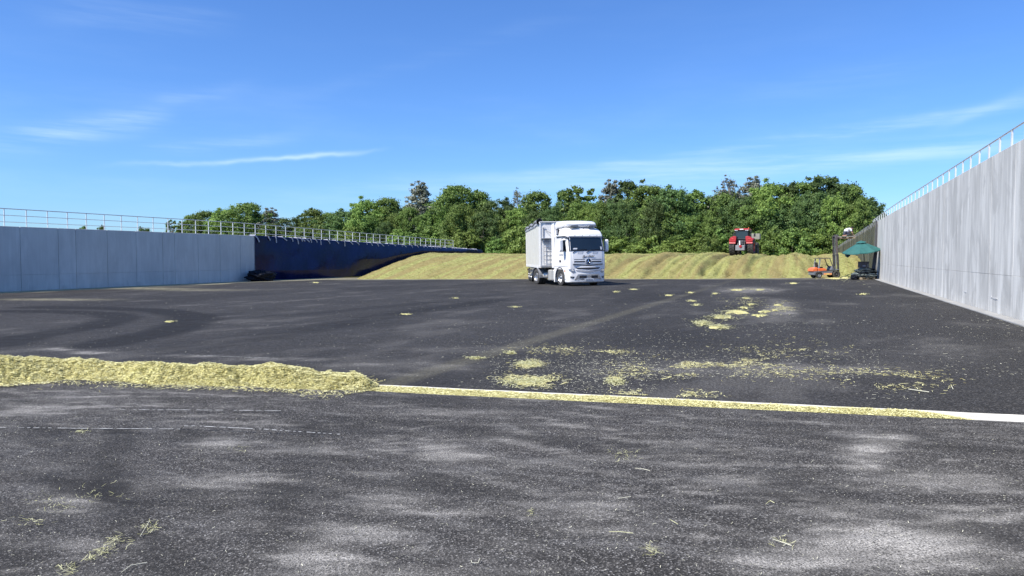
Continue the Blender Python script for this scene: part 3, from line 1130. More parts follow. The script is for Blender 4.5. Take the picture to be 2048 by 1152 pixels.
# ------------------------------------------------------------------ heap of silage at the back
def heap_h(X, Y):
    g = SL * X
    toe = 59.0 + 2.2 * sstep(-4, 2, X) + 14.5 * sstep(-38.5, -45.8, X) + .9 * NZ.fbm(X * .35, X * 0 + 3, 3)
    wd = 15.5 + 1.0 * sstep(-16, -30, X) - 2.5 * sstep(-34, -45, X)
    top = 1.80 + .10 * NZ.fbm(X * .15, Y * .1, 2) + .16 * sstep(-30, -42, X)
    s = (Y - toe) / wd
    q = np.clip(s, 0, 1.25)
    f = np.where(q < 1, 1 - (1 - q) ** 1.45, 1.0)
    f = np.clip(f, 0, 1)
    xx = X + .7 * NZ.fbm(X * .2, Y * .12, 2)
    rid = .17 * np.cos(2 * np.pi * xx / 4.1 + 1.0) - .13 * np.abs(np.cos(np.pi * xx / 1.9)) ** 14 + .20 * NZ2.fbm(X * .8, Y * .10, 3)
    rid *= 1 - .6 * sstep(-14, -24, X)
    ruts = 0
    for c, dp, w in ((-7.45, .34, .30), (-5.5, .40, .38), (-4.0, .34, .45), (-9.6, .14, .22), (-1.4, .16, .25), (-12.0, .12, .25), (.9, .14, .3), (-2.6, .12, .12), (-8.4, .2, .10), (-10.7, .22, .12), (-6.4, .2, .10), (-4.7, .18, .09), (-13.6, .16, .12), (-.4, .12, .1)):
        ruts = ruts - 1.0 * dp * np.exp(-(((X - c - .18 * NZ(X * 0, Y * .25)) / w) ** 2))
    env = sstep(0.0, .22, s)
    bumps = .10 * NZ.fbm(X * 1.6, Y * 1.0, 4, .6)
    h = g + (top - g) * f + env * (rid + ruts) + sstep(-.01, .04, s) * bumps * (1 - .6 * sstep(1.2, 3, s))
    h += -.5 * (1 - sstep(-.035, 0.0, s))
    return h


xs = np.concatenate([np.arange(XL + .08, XR - .12, .16), [XR - .12]])
ys = np.concatenate([np.arange(57.2, 80, .17), np.arange(80, 92, .3), np.arange(92, 122, 1.0)])
X, Y = np.meshgrid(xs, ys, indexing='ij')
Zh = heap_h(X, Y)
gr = np.zeros_like(X)  # mask for the painted rut shade; it also sinks the surface
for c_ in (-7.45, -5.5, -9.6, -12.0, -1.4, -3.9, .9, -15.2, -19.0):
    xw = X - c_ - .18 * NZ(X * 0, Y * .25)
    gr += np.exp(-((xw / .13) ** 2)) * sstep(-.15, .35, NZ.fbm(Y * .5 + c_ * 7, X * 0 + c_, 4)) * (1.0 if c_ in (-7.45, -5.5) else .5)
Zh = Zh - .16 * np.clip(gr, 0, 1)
hp = link_mesh('silage_heap', np_mesh('silage_heap', np.stack([X, Y, Zh], -1).reshape(-1, 3), grid_faces(*X.shape), [M['heap']], True, attrs={'groove_shade': np.clip(gr, 0, 1)}))
tag(hp, 'huge flat-topped heap of yellow-green chopped silage grooved by tyre tracks', 'silage heap')


def heap_at(x, y):
    return float(heap_h(np.array([[x]]), np.array([[y]]))[0, 0])


# rough fibres over the visible face
nb = 45000
px = XL + .3 + (XR - XL - .6) * rng.random(nb)
py = 58.5 + 20 * rng.random(nb) ** 1.2 + 14 * sstep(-38, -45, px) * rng.random(nb)
pz = heap_h(px[None, :], py[None, :])[0]
keep = pz > SL * px + .03
pos = np.stack([px, py, pz + .02], 1)[keep]
n = len(pos)
put_blades('tufts', pos, .05 + .09 * rng.random(n), .012 + .02 * rng.random(n), M['straw_heap'], .4, parent=hp)
# spilt collar by the right-hand end of the heap
clump(1688, 552.5, 24, 5, .22, 'bright loose mound of silage spilled between forklift and covered pallet', 2)
clump(1668, 556, 30, 2.5, .06, 'thin apron of pale silage under the forklift', 1.5)

# ------------------------------------------------------------------ concrete walls
def top_l(y):
    return 3.51 - .0165 * max(0, y - 53)


def top_r(y):
    return 4.40 - .0085 * max(0, y - 22) - .008 * max(0, y - 57)


def wall(name, x_face, sgn, joints, topf, gzf, mat, label, y0, y1, gp=.0025, bv=.004):
    """x_face: inner face; sgn +1 when the body lies on the +x side"""
    r = empty(name, (x_face, y0, gzf), 0, label, 'wall')
    core = MB()
    ts = [y0] + [y for y in np.arange(y0 + 3, y1, 3.0)] + [y1]
    for a, b in zip(ts[:-1], ts[1:]):
        za, zb = topf(a), topf(b)
        x0, x1 = sgn * .06, sgn * 1.6
        a_, b_ = a - y0, b - y0
        o = -gzf
        vs = [(x0, a_, -1.2), (x1, a_, -1.2), (x1, a_, za + o - .02), (x0, a_, za + o - .02), (x0, b_, -1.2), (x1, b_, -1.2), (x1, b_, zb + o - .02), (x0, b_, zb + o - .02)]
        core.add(vs, [(0, 1, 2, 3), (7, 6, 5, 4), (0, 4, 5, 1), (1, 5, 6, 2), (2, 6, 7, 3), (3, 7, 4, 0)])
    core.build('wall_core', mat, r)
    for a, b in zip(joints[:-1], joints[1:]):
        for (zlo, zhi) in ((-.5, 1.06), (1.06, None)):
            za = (topf(a) - gzf) if zhi is None else zhi - .002
            zb = (topf(b) - gzf) if zhi is None else zhi - .002
            z0 = zlo if zlo < 0 else zlo + .001
            off = random.uniform(-.003, .003)
            x0, x1 = off * sgn, sgn * .075
            ya, yb = a - y0 + gp, b - y0 - gp
            m = MB()
            m.add([(x0, ya, z0), (x1, ya, z0), (x1, ya, za), (x0, ya, za), (x0, yb, z0), (x1, yb, z0), (x1, yb, zb), (x0, yb, zb)],
                  [(0, 1, 2, 3), (7, 6, 5, 4), (0, 4, 5, 1), (1, 5, 6, 2), (2, 6, 7, 3), (3, 7, 4, 0)])
            m.build('concrete_panel', mat, r, bevel=bv, seg=1)
    return r


k2y = lambda k: 32.0 + 1.444 * k
JL = [k2y(k) for k in (-16.1, -14.4, -12.7, -11.0, -9.3, -7.6, -5.9, -4.2, -3.1, -1.4, .3, 2.09, 2.98, 4.68, 6.39, 8.09, 8.91, 10.6, 12.3, 14.0, 15.7, 17.4, 19.1, 20.8, 22.5, 24.2, 25.9, 27.6, 29.3, 31, 32.7, 34.4, 36.1, 37.8, 39.5, 41.2, 42.9, 44.6, 46.3, 48, 49.9)]
wl_ = wall('concrete_wall', XL, -1, JL, top_l, gz(XL), M['concrete_left'], 'long grey concrete retaining wall in shade along the left side of the yard', JL[0], JL[-1], .011, .012)
JR = [21.6 + 2.46 * i for i in range(-11, 40)]
wr_ = wall('concrete_wall', XR, 1, JR, top_r, gz(XR), M['concrete_right'], 'tall pale streaked concrete retaining wall in sun along the right side of the yard', JR[0], JR[-1])
# footing strips
m = MB()
m.prism([(XR - .30, gz(XR) - .1), (XR - .002, gz(XR) - .1), (XR - .002, gz(XR) + .03), (XR - .29, gz(XR) + .02)], float(y_far(XR)) + .1, 57.5, 'y')
tag(m.build('kerb', M['kerb'], bevel=.01), kind='structure')
m = MB()
m.prism([(XL + .002, gz(XL) - .1), (XL + 1.5, gz(XL) - .1), (XL + 1.5, gz(XL) + .035), (XL + .002, gz(XL) + .045)], 9.0, 66.0, 'y')
tag(m.build('gutter', pmat('silage_stained_concrete', (.42, .37, .22), .9, var=.2, scale=1.2, dirt=(.2, .19, .16), dirt_amt=.7), bevel=.01), kind='structure')
# plaster patches and a torn white fleck on the right wall
for (px, py, w, h) in ((1992, 597, 11, 2.5), (1984, 594, 2.5, 2.5), (1932, 584, 6, 1.0), (1786, 547, 8, .6)):
    tt = (px - 1024) / F
    d = XR / (math.cos(YAW) * tt - math.sin(YAW))
    y = (math.cos(YAW) + math.sin(YAW) * tt) * d
    z = zpx(py, d)
    m = MB()
    L, H = w / F * d * 2.2, h / F * d
    n = 9
    pts = [(y - wr_.location.y + L * math.cos(a) * random.uniform(.6, 1.0), z - wr_.location.z + H * math.sin(a) * random.uniform(.6, 1.0)) for a in [2 * math.pi * i / n for i in range(n)]]
    m.prism(pts, -.010, -.004, 'x')
    m.build('patch', M['white_paint'], wr_)

# ------------------------------------------------------------------ railings
def railing(name, xr, posts, topf, hts, label, x_low, end_loop=False, postw=.05):
    y0 = posts[0]
    r = empty(name, (xr, y0, topf(y0)), 0, label, 'railing')
    pm = {}
    for y in posts:
        m = MB()
        z = topf(y) - topf(y0)
        m.box((0, y - y0, z + hts[0] / 2 + .0), (.045, postw, hts[0] + .04))
        m.box((0, y - y0, z + .006), (.12, .12, .012))
        m.build('post', M['galv_white'], r)
    for nm, h, rad in zip(('top_rail', 'middle_rail', 'bottom_rail'), hts, (.028, .02, .02)):
        m = MB()
        pts = [(0, y - y0, topf(y) - topf(y0) + h) for y in posts]
        m.path(pts, rad, 8)
        m.build(nm, M['galv'], r)
    if end_loop:
        y = posts[-1]
        z = topf(y) - topf(y0)
        m = MB()
        e = y - y0 + 2.6
        for h in hts:
            m.tube((0, y - y0 + .06, z + h), (0, e, z + h), .03, .03, 8)
        m.tube((0, e, z), (0, e, z + hts[0]), .03, .03, 8)
        m.build('end_gate', M['galv_white'], r)
    return r


railing('railing', XL - .8, [k2y(k) for k in range(-14, 44)], top_l, (1.14, .72, .30), 'low three-rail galvanised railing running along the top of the left wall', 0, True)
railing('railing', XR + 1.0, [25.1 + 1.48 * k for k in range(-12, 34)], top_r, (1.08, .58, .16), 'galvanised railing along the top of the tall right wall', 0, postw=.10)

# ------------------------------------------------------------------ dark sheeting hung on the left wall
y0s, y1s = k2y(15.25), k2y(50.5)
nU, nV = 420, 46
U = np.linspace(0, 1, nU)
ys = y0s + (y1s - y0s) * U
V = np.zeros((nU, nV, 3))
for i, y in enumerate(ys):
    ht = top_l(y) + .03
    gb = gz(XL) + .05
    bot = max(gb, heap_at(XL + .35, y) - .25) if y > 68 else gb
    for j in range(nV):
        s = j / (nV - 1)
        z = ht + (bot - ht) * s
        hang = math.sin(math.pi * min(1, s * 1.0)) ** .8
        off = .08 + .62 * s * float(sstep(y0s, y0s + 5, y)) + .16 * hang * float(NZ.fbm(y * .11 + .8 * s, s * 1.1, 2)) + .03 * hang * math.sin(y * .9 + 2.4 * s) + .015 * hang * float(NZ2.fbm(y * .9 + s * 2.2, s * 2, 2))
        off -= .9 * max(0, s - .80) * (1.1 + .5 * math.sin(y * .35)) * float(sstep(78, 66, y)); off -= 2.0 * max(0, s - .5) * float(sstep(68, 76, y)) * .6
        off += .15 * math.exp(-((y - 76) / 7) ** 2) * math.sin(math.pi * s)
        if j == 0:
            off = -.35
        if j == 1:
            off = .05
            z = ht + .01
        V[i, j] = (XL + max(off, -.4), y, z)
V[:, 2, 2] = V[:, 1, 2] - .05
root = empty('sheeting', (XL, y0s, gz(XL)), 0, 'glossy navy black plastic sheeting hung over the far half of the left wall', 'tarpaulin')
Vl = V.copy()
Vl[..., 0] -= XL
Vl[..., 1] -= y0s
Vl[..., 2] -= gz(XL)
sh = link_mesh('sheet', np_mesh('sheet', Vl.reshape(-1, 3), grid_faces(nU, nV), [M['sheeting']], True), root)
# straps over the top edge
for i, px in enumerate([501, 521, 535, 555, 569, 580, 587, 593, 600, 606, 617, 626, 643, 661, 674, 689, 703, 719, 731, 742, 752, 763, 777, 790, 797, 810, 822, 834, 842, 850, 857, 863, 869, 880, 891, 897, 903, 911, 917, 923, 929, 937, 943]):
    k = (px - 15.9) / (45.81 - .0286 * px) + .15
    y = k2y(k)
    if y > y1s - .3:
        continue
    zt = top_l(y)
    L = random.choice([.22, .28, .34]) if i not in (0, 2, 5, 11, 14, 18, 21) else .55
    dy = random.uniform(-.5, .1) if L < .7 else random.uniform(-.06, .06)
    m = MB()
    pts = [(-.35, y + dy * 1.6, zt + .05), (.10, y + dy, zt + .06), (.16, y + dy * .4, zt - L * .35), (.18, y + random.uniform(.0, .25 if L < .4 else .05), zt - L)]
    for a, b in zip(pts[:-1], pts[1:]):
        m.bar((a[0], a[1] - y0s, a[2] - gz(XL)), (b[0], b[1] - y0s, b[2] - gz(XL)), .15, .02, up=(1, 0, 0.2))
    m.build('strap', M['strap'], root)


def crumple(name, c, size, mat, parent=None, seed=0, rough=.35, fold=3.0, rz=0.0, nu=44, nv=26, flat=.6):
    """a rumpled, folded lump of sheet"""
    V = []
    for i in range(nu):
        for j in range(nv):
            th = 2 * math.pi * i / nu
            ph = math.pi * j / (nv - 1) - math.pi / 2
            n1 = float(NZ.fbm(seed + math.cos(th) * fold * .5 + math.sin(ph) * fold, seed * 1.7 + math.sin(th) * fold, 4, .6))
            n2 = abs(float(NZ2.fbm(seed + math.cos(th) * fold * 1.4, math.sin(th) * fold + math.sin(ph) * fold * 3.0, 3)))
            r = 1 + rough * n1 - rough * 1.1 * n2
            cp = abs(math.cos(ph)) ** flat
            x = size[0] / 2 * r * math.copysign(abs(math.cos(th)) ** .8, math.cos(th)) * cp
            y = size[1] / 2 * r * math.copysign(abs(math.sin(th)) ** .8, math.sin(th)) * cp
            z = size[2] / 2 * (math.sin(ph) * (1 + rough * n1 * .9))
            xr, yr = x * math.cos(rz) - y * math.sin(rz), x * math.sin(rz) + y * math.cos(rz)
            V.append((c[0] + xr, c[1] + yr, c[2] + z))
    F_ = []
    for i in range(nu):
        for j in range(nv - 1):
            i2 = (i + 1) % nu
            F_.append((i * nv + j, i2 * nv + j, i2 * nv + j + 1, i * nv + j + 1))
    return link_mesh(name, np_mesh(name, V, F_, [mat], True), parent)


p = ground_pt(487, 561)
o = crumple('tarpaulin_pile', (0, 0, .42), (1.7, 3.4, 1.0), M['black_tarp'], None, 3, .5, 3)
o.location = (XL + 1.05, y0s - .4, gz(XL))
tag(o, 'crumpled black tarpaulin heap on the ground at the near end of the dark sheeting', 'tarpaulin')

# ------------------------------------------------------------------ netting on the right wall
yn0, yn1 = 57.65, 119.0
nU, nV = 300, 30
V = np.zeros((nU, nV, 3))
for i in range(nU):
    y = yn0 + (yn1 - yn0) * i / (nU - 1)
    ht = top_r(y) + .03 - .10 * abs(math.sin(y * 1.05)) * (1 if y > 58.5 else .2)
    bot = gz(XR) + .02
    for j in range(nV):
        s = j / (nV - 1)
        z = ht + (bot - ht) * s
        off = .10 + .10 * s * (1 + math.sin(y * 2.1)) + .09 * float(NZ.fbm(y * 1.5, s * .6, 3)) + .05 * math.sin(y * 5.2)
        off += .22 * max(0, 1 - abs(y - yn0 - .8) / .9) * (.3 + s)
        V[i, j] = (XR - max(off, .02), y, z)
root = empty('netting', (XR, yn0, gz(XR)), 0, 'olive green netting hung over the far part of the right wall', 'netting')
Vl = V - np.array([XR, yn0, gz(XR)])
link_mesh('net', np_mesh('net', Vl.reshape(-1, 3), grid_faces(nU, nV), [M['net']], True), root)
for i in range(26):
    y = yn0 + .4 + i * 1.6 * (1 + i * .02)
    if y > yn1:
        break
    m = MB()
    z = top_r(y) - gz(XR)
    m.bar((.10, y - yn0, z + .05), (-.13, y - yn0, z + .04), .05, .02)
    m.bar((-.13, y - yn0, z + .04), (-.24, y - yn0 + .1, z - .35), .04, .02, up=(1, 0, 0))
    m.build('tie', M['strap'], root)
m = MB()
m.tube((-.14, -.03, 0), (-.08, -.03, top_r(yn0) - gz(XR) + .05), .045, .045, 8)
m.build('edge_pole', M['steel_dark'], root)

# ------------------------------------------------------------------ truck (local: x right, y forward, z up; y=0 bumper)
def wheel(parent, c, rad, w, side, dual=False, rimmat='alu', name='wheel', tread=0):
    """side = +1 outer face toward +x"""
    r = bpy.data.objects.new(name, None)
    col.objects.link(r)
    r.empty_display_size = .1
    r.parent = parent
    r.location = c
    rr = rad * .56
    for k in range(2 if dual else 1):
        o = -side * k * (w + .05)
        m = MB()
        m.lathe([(o - w * .44, rr), (o - w * .5, rr * 1.12), (o - w * .5, rad * .93), (o - w * .42, rad), (o + w * .42, rad), (o + w * .5, rad * .93), (o + w * .5, rr * 1.12), (o + w * .44, rr)], (0, 0, 0), 'x', 40)
        if tread:
            for i in range(tread):
                a = 2 * math.pi * i / tread
                for sd in (-1, 1):
                    aa = a + (math.pi / tread if sd > 0 else 0)
                    q0 = Vector((o + sd * w * .03, math.cos(aa) * (rad + .02), math.sin(aa) * (rad + .02)))
                    a2 = aa + .16
                    q1 = Vector((o + sd * w * .5, math.cos(a2) * (rad + .0), math.sin(a2) * (rad + .0)))
                    m.bar(q0, q1, .05, .07, up=(0, math.cos(aa), math.sin(aa)))
        m.build('tyre', M['tyre'], r, smooth=True)
        if k == 0:
            m = MB()
            m.lathe([(o + side * w * .40, rr * 1.02), (o + side * w * .46, rr * .99), (o + side * w * .40, rr * .93), (o + side * w * .10, rr * .86), (o + side * w * .12, rr * .48), (o + side * w * .34, rr * .44),
                     (o + side * w * .50, rr * .34), (o + side * w * .52, .002)] if not dual else
                    [(o + side * w * .40, rr * 1.02), (o + side * w * .46, rr * .99), (o + side * w * .38, rr * .93), (o - side * w * .25, rr * .82), (o - side * w * .30, rr * .55), (o + side * w * .16, rr * .45), (o + side * w * .2, .002)], (0, 0, 0), 'x', 32)
            m.build('rim', M[rimmat], r, smooth=True)
            m = MB()
            bx_ = o + side * (w * .13 if not dual else -w * .27)
            for i in range(10):
                a = 2 * math.pi * i / 10
                m.tube((bx_, rr * .64 * math.cos(a), rr * .64 * math.sin(a)), (bx_ + side * .035, rr * .64 * math.cos(a), rr * .64 * math.sin(a)), .017, .014, 6)
            m.build('wheel_nuts', M['chrome'], r)
    return r


HD = R(22.0)
TR = R(2.9)


def camframe_rot(a):
    """rz for a vehicle whose nose points to the camera, swung a to the picture's right"""
    fx, fd = math.sin(a), -math.cos(a)
    wv = at(fx, fd)
    return math.atan2(wv.y, wv.x) - math.pi / 2


fa = at(4.11, 46.0)
fwd = at(math.sin(HD), -math.cos(HD))
front = fa + fwd * 1.42
trk = empty('articulated_truck', (front.x, front.y, gz(front.x) - .005), camframe_rot(HD), 'white articulated truck with a tall sleeper cab parked nose towards the viewer', 'truck', tilt=True)


def rrect(hw, yf, yr, z, rf=.15, rb=.08, n=6, crown=.07):
    """rounded plan outline, front edge slightly bowed"""
    pts = []
    def arc(cx, cy, r, a0, a1):
        for i in range(n + 1):
            a = a0 + (a1 - a0) * i / n
            pts.append((cx + r * math.cos(a), cy + r * math.sin(a), z))
    arc(hw - rb, yr + rb, rb, -math.pi / 2, 0)
    arc(hw - rf, yf - crown - rf, rf, 0, math.pi / 2 * .92)
    for i in range(1, 8):
        x = (hw - rf) * (1 - 2 * i / 8)
        pts.append((x, yf - crown * (abs(x) / (hw - rf)) ** 2, z))
    arc(-hw + rf, yf - crown - rf, rf, math.pi / 2 * 1.08, math.pi)
    arc(-hw + rb, yr + rb, rb, math.pi, 1.5 * math.pi)
    return pts


CS = [(1.02, 1.235, -.06), (1.25, 1.24, -.05), (1.7, 1.24, -.07), (2.12, 1.24, -.12), (2.14, 1.24, -.125), (2.98, 1.205, -.34), (3.0, 1.21, -.30), (3.12, 1.20, -.33), (3.28, 1.175, -.44), (3.42, 1.13, -.62), (3.53, 1.06, -.86), (3.60, .96, -1.15), (3.63, .86, -1.45)]
m = MB()
m.loft([rrect(hw, yf, -2.28, z) for z, hw, yf in CS])
m.build('cab', M['white_paint'], trk, smooth=True)


def cab_y(z):
    zz = [c[0] for c in CS]
    return float(np.interp(z, zz, [c[2] for c in CS])), float(np.interp(z, zz, [c[1] for c in CS]))


def front_y(x, z, off=.0):
    yf, hw = cab_y(z)
    rf, crown = .15, .07
    ax = abs(x)
    if ax <= hw - rf:
        return yf - crown * (ax / (hw - rf)) ** 2 + off
    u = min(1, (ax - (hw - rf)) / rf)
    return yf - crown - rf + rf * math.sqrt(max(0, 1 - u * u)) + off


def front_patch(m, xa0, xa1, z0, z1, off, nx=16, nz=5, xb0=None, xb1=None):
    """sheet hugging the cab front; upper edge may have other x limits"""
    xb0 = xa0 if xb0 is None else xb0
    xb1 = xa1 if xb1 is None else xb1
    vs = []
    for j in range(nz):
        s = j / (nz - 1)
        z = z0 + (z1 - z0) * s
        for i in range(nx):
            u = i / (nx - 1)
            x = (xa0 + (xa1 - xa0) * u) * (1 - s) + (xb0 + (xb1 - xb0) * u) * s
            vs.append((x, front_y(x, z, off), z))
    nb_ = len(vs)
    vs += [(x, y - .025, z) for x, y, z in vs]
    fs = [(j * nx + i, j * nx + i + 1, (j + 1) * nx + i + 1, (j + 1) * nx + i) for j in range(nz - 1) for i in range(nx - 1)]
    ring = [i for i in range(nx)] + [j * nx + nx - 1 for j in range(1, nz)] + [(nz - 1) * nx + i for i in range(nx - 2, -1, -1)] + [j * nx for j in range(nz - 2, 0, -1)]
    for a, b in zip(ring, ring[1:] + ring[:1]):
        fs.append((a, b, b + nb_, a + nb_))
    m.add(vs, fs)


m = MB()
front_patch(m, -1.10, 1.10, 2.16, 2.95, .012, 26, 8, -1.05, 1.05)
ws = m.build('windscreen', M['glass'], trk, smooth=True)
m = MB()
front_patch(m, -1.13, 1.13, 2.115, 2.16, .016, 26, 2)
m.build('windscreen_seal', M['black_plastic'], trk)
m = MB()
front_patch(m, .70, .95, 2.22, 2.30, .02, 5, 2, .66, .90)
m.build('sticker', M['plate_white'], ws)
m = MB()
front_patch(m, -1.02, -.92, 2.2, 2.38, .02, 3, 2)
m.build('sticker', M['plate_white'], ws)
# sun visor rim and roof lamps
m = MB()
front_patch(m, -1.12, 1.12, 2.97, 3.02, .035, 26, 2)
m.build('visor_rim', M['white_paint'], trk)
m = MB()
for x in (-.75, -.25, .25, .75):
    m.tube((x, front_y(x, 3.05, .02), 3.05), (x, front_y(x, 3.05, .05), 3.05), .022, .02, 8)
m.build('visor_lamps', M['grey_plastic'], trk)
# wipers
for x in (-.15, .75):
    m = MB()
    a = (x + .25, front_y(x + .25, 2.02, .03), 2.02)
    b = (x - .05, front_y(x - .05, 2.18, .04), 2.18)
    m.bar(a, b, .035, .02)
    c = (x - .75 if x < .5 else x - .7, front_y(max(x - .75, -1.05), 2.22, .035), 2.23)
    m.bar(b, c, .03, .02)
    m.build('wiper', M['black_plastic'], trk)
# front panel handles
for x in (-.10 - .42, .48):
    m = MB()
    for (a, b) in (((x - .17, 2.06), (x + .17, 2.06)), ((x - .17, 2.06), (x - .10, 1.96)), ((x - .10, 1.96), (x + .19, 1.96)), ((x + .19, 1.96), (x + .17, 2.06))):
        m.bar((a[0], front_y(a[0], a[1], .008), a[1]), (b[0], front_y(b[0], b[1], .008), b[1]), .035, .012)
    m.build('grab_recess', M['mid_grey'], trk)
# front hood panel line, grille
m = MB()
front_patch(m, -.98, .98, 1.36, 2.07, .014, 20, 6, -1.02, 1.02)
hood = m.build('service_flap', M['white_paint'], trk, smooth=True, bevel=.006)
m = MB()
for z0, z1 in ((1.60, 1.625), (1.44, 1.50)):
    for s in (-1, 1):
        a, b = sorted((s * .22, s * .93))
        front_patch(m, a, b, z0, z1, .022, 10, 2)
m.build('grille_slot', M['black_plastic'], hood)
m = MB()
for s in (-1, 1):
    a, b = sorted((s * .23, s * .90))
    front_patch(m, a, b, 1.505, 1.53, .034, 10, 2)
m.build('grille_bar', M['alu'], hood)
# star badge
ye = front_y(0, 1.48, .03)
emb = MB()
emb.lathe([(0, .185), (.035, .185), (.04, .17), (.035, .155), (0, .155)], (0, ye, 1.48), 'y', 36)
for i in range(3):
    a = math.pi / 2 + 2 * math.pi * i / 3
    tip = (.165 * math.cos(a), .165 * math.sin(a))
    for sgn_ in (-1, 1):
        bb = a + sgn_ * math.pi / 3
        sd = (.034 * math.cos(bb), .034 * math.sin(bb))
        emb.add([(0, ye + .04, 1.48), (tip[0], ye + .012, 1.48 + tip[1]), (sd[0], ye + .008, 1.48 + sd[1])], [(0, 1, 2)])
badge = emb.build('badge', M['chrome'], trk)
m = MB()
m.tube((0, ye - .02, 1.48), (0, ye + .005, 1.48), .16, .16, 30)
m.build('badge_disc', M['black_plastic'], badge)
# smile line below the flap, lower grille
m = MB()
for s in (-1, 1):
    pts = [(0, 1.245), (s * .25, 1.27), (s * 1.0, 1.315)]
    for (a, za), (b, zb) in zip(pts[:-1], pts[1:]):
        m.bar((a, front_y(a, za, .02), za), (b, front_y(b, zb, .02), zb), .05, .045)
m.build('shut_line', M['black_plastic'], trk)
# bumper (lower front), lofted
BS = [(.20, 1.18, -.06), (.26, 1.235, 0.02), (.42, 1.245, .045), (.62, 1.25, .05), (.85, 1.25, .045), (1.05, 1.245, .02), (1.19, 1.24, .0), (1.22, 1.23, -.05)]
m = MB()
m.loft([rrect(hw, yf, -.78, z, rf=.28, rb=.04, crown=.16) for z, hw, yf in BS])
bump = m.build('bumper', M['white_paint'], trk, smooth=True)


def by_(x, z, off=0):
    zz = [c[0] for c in BS]
    yf = float(np.interp(z, zz, [c[2] for c in BS]))
    hw = float(np.interp(z, zz, [c[1] for c in BS]))
    rf, crown = .28, .16
    ax = abs(x)
    if ax <= hw - rf:
        return yf - crown * (ax / (hw - rf)) ** 2 + off
    u = min(1, (ax - (hw - rf)) / rf)
    return yf - crown - rf + rf * math.sqrt(max(0, 1 - u * u)) + off


def bpatch(m, poly, off, depth=.03, sub=6):
    """poly of (x,z) corner points on the bumper, subdivided edges, fan"""
    pts = []
    for (x0, z0), (x1, z1) in zip(poly, poly[1:] + poly[:1]):
        for k in range(sub):
            tt = k / sub
            pts.append((x0 + (x1 - x0) * tt, z0 + (z1 - z0) * tt))
    cx = sum(p[0] for p in pts) / len(pts)
    cz = sum(p[1] for p in pts) / len(pts)
    vs = [(cx, by_(cx, cz, off), cz)]
    for f in (.5, 1.0):
        vs += [(cx + (x - cx) * f, by_(cx + (x - cx) * f, cz + (z - cz) * f, off), cz + (z - cz) * f) for x, z in pts]
    vs += [(x, by_(x, z, off - depth), z) for x, z in pts]
    n = len(pts)
    fs = []
    for i in range(n):
        j = (i + 1) % n
        fs += [(0, 1 + i, 1 + j), (1 + i, 1 + n + i, 1 + n + j, 1 + j), (1 + n + i, 1 + 2 * n + i, 1 + 2 * n + j, 1 + n + j)]
    m.add(vs, fs)


m = MB()
bpatch(m, [(-.88, 1.12), (.88, 1.12), (.70, 1.03), (0, .99), (-.70, 1.03)], .012)
m.build('lower_grille', M['black_plastic'], bump)
m = MB()
bpatch(m, [(-.86, .985), (0, .93), (.86, .985), (.78, .90), (0, .82), (-.78, .90)], .02)
m.build('grille_bar', M['mid_grey'], bump)
m = MB()
bpatch(m, [(-.72, .72), (.72, .72), (.92, .36), (-.92, .36)], .012)
m.build('bumper_insert', M['alu'], bump)
for a, b in ((-.62, -.17), (.17, .62)):
    m = MB()
    bpatch(m, [(a, .64), (b, .64), (b, .48), (a, .48)], .03)
    m.build('air_intake', M['black_plastic'], bump)
for s in (-1, 1):
    m = MB()
    bpatch(m, [(s * 1.19, 1.10), (s * .93, 1.06), (s * .84, .84), (s * .98, .78), (s * 1.20, .92)], .018)
    hl = m.build('headlight', M['lamp_glass'], bump)
    m = MB()
    for xx in (1.08, .97):
        m.tube((s * xx, by_(s * xx, .95, .01), .95), (s * xx, by_(s * xx, .95, .028), .95), .06, .055, 14)
    m.build('lamp', M['chrome'], hl)
    m = MB()
    bpatch(m, [(s * 1.15, .60), (s * .92, .58), (s * .98, .47), (s * 1.15, .50)], .016)
    fl = m.build('fog_light', M['black_plastic'], bump)
    m = MB()
    m.tube((s * 1.05, by_(s * 1.05, .54, .01), .54), (s * 1.05, by_(s * 1.05, .54, .026), .54), .04, .035, 12)
    m.build('lamp', M['lamp_glass'], fl)
m = MB()
m.box((0, .075, .385), (.62, .02, .13))
pl = m.build('number_plate', M['plate_white'], bump, bevel=.004)
m = MB()
for i, w in enumerate((.03, .03, .012, .03, .03, .03, .012, .03, .03)):
    m.box((-.20 + i * .05, .088, .385), (w, .006, .06))
m.build('plate_characters', M['grey_plastic'], pl)
m = MB()
bpatch(m, [(-1.1, .34), (1.1, .34), (1.05, .25), (-1.05, .25)], .022)
m.build('bumper_lip', M['white_paint'], bump)
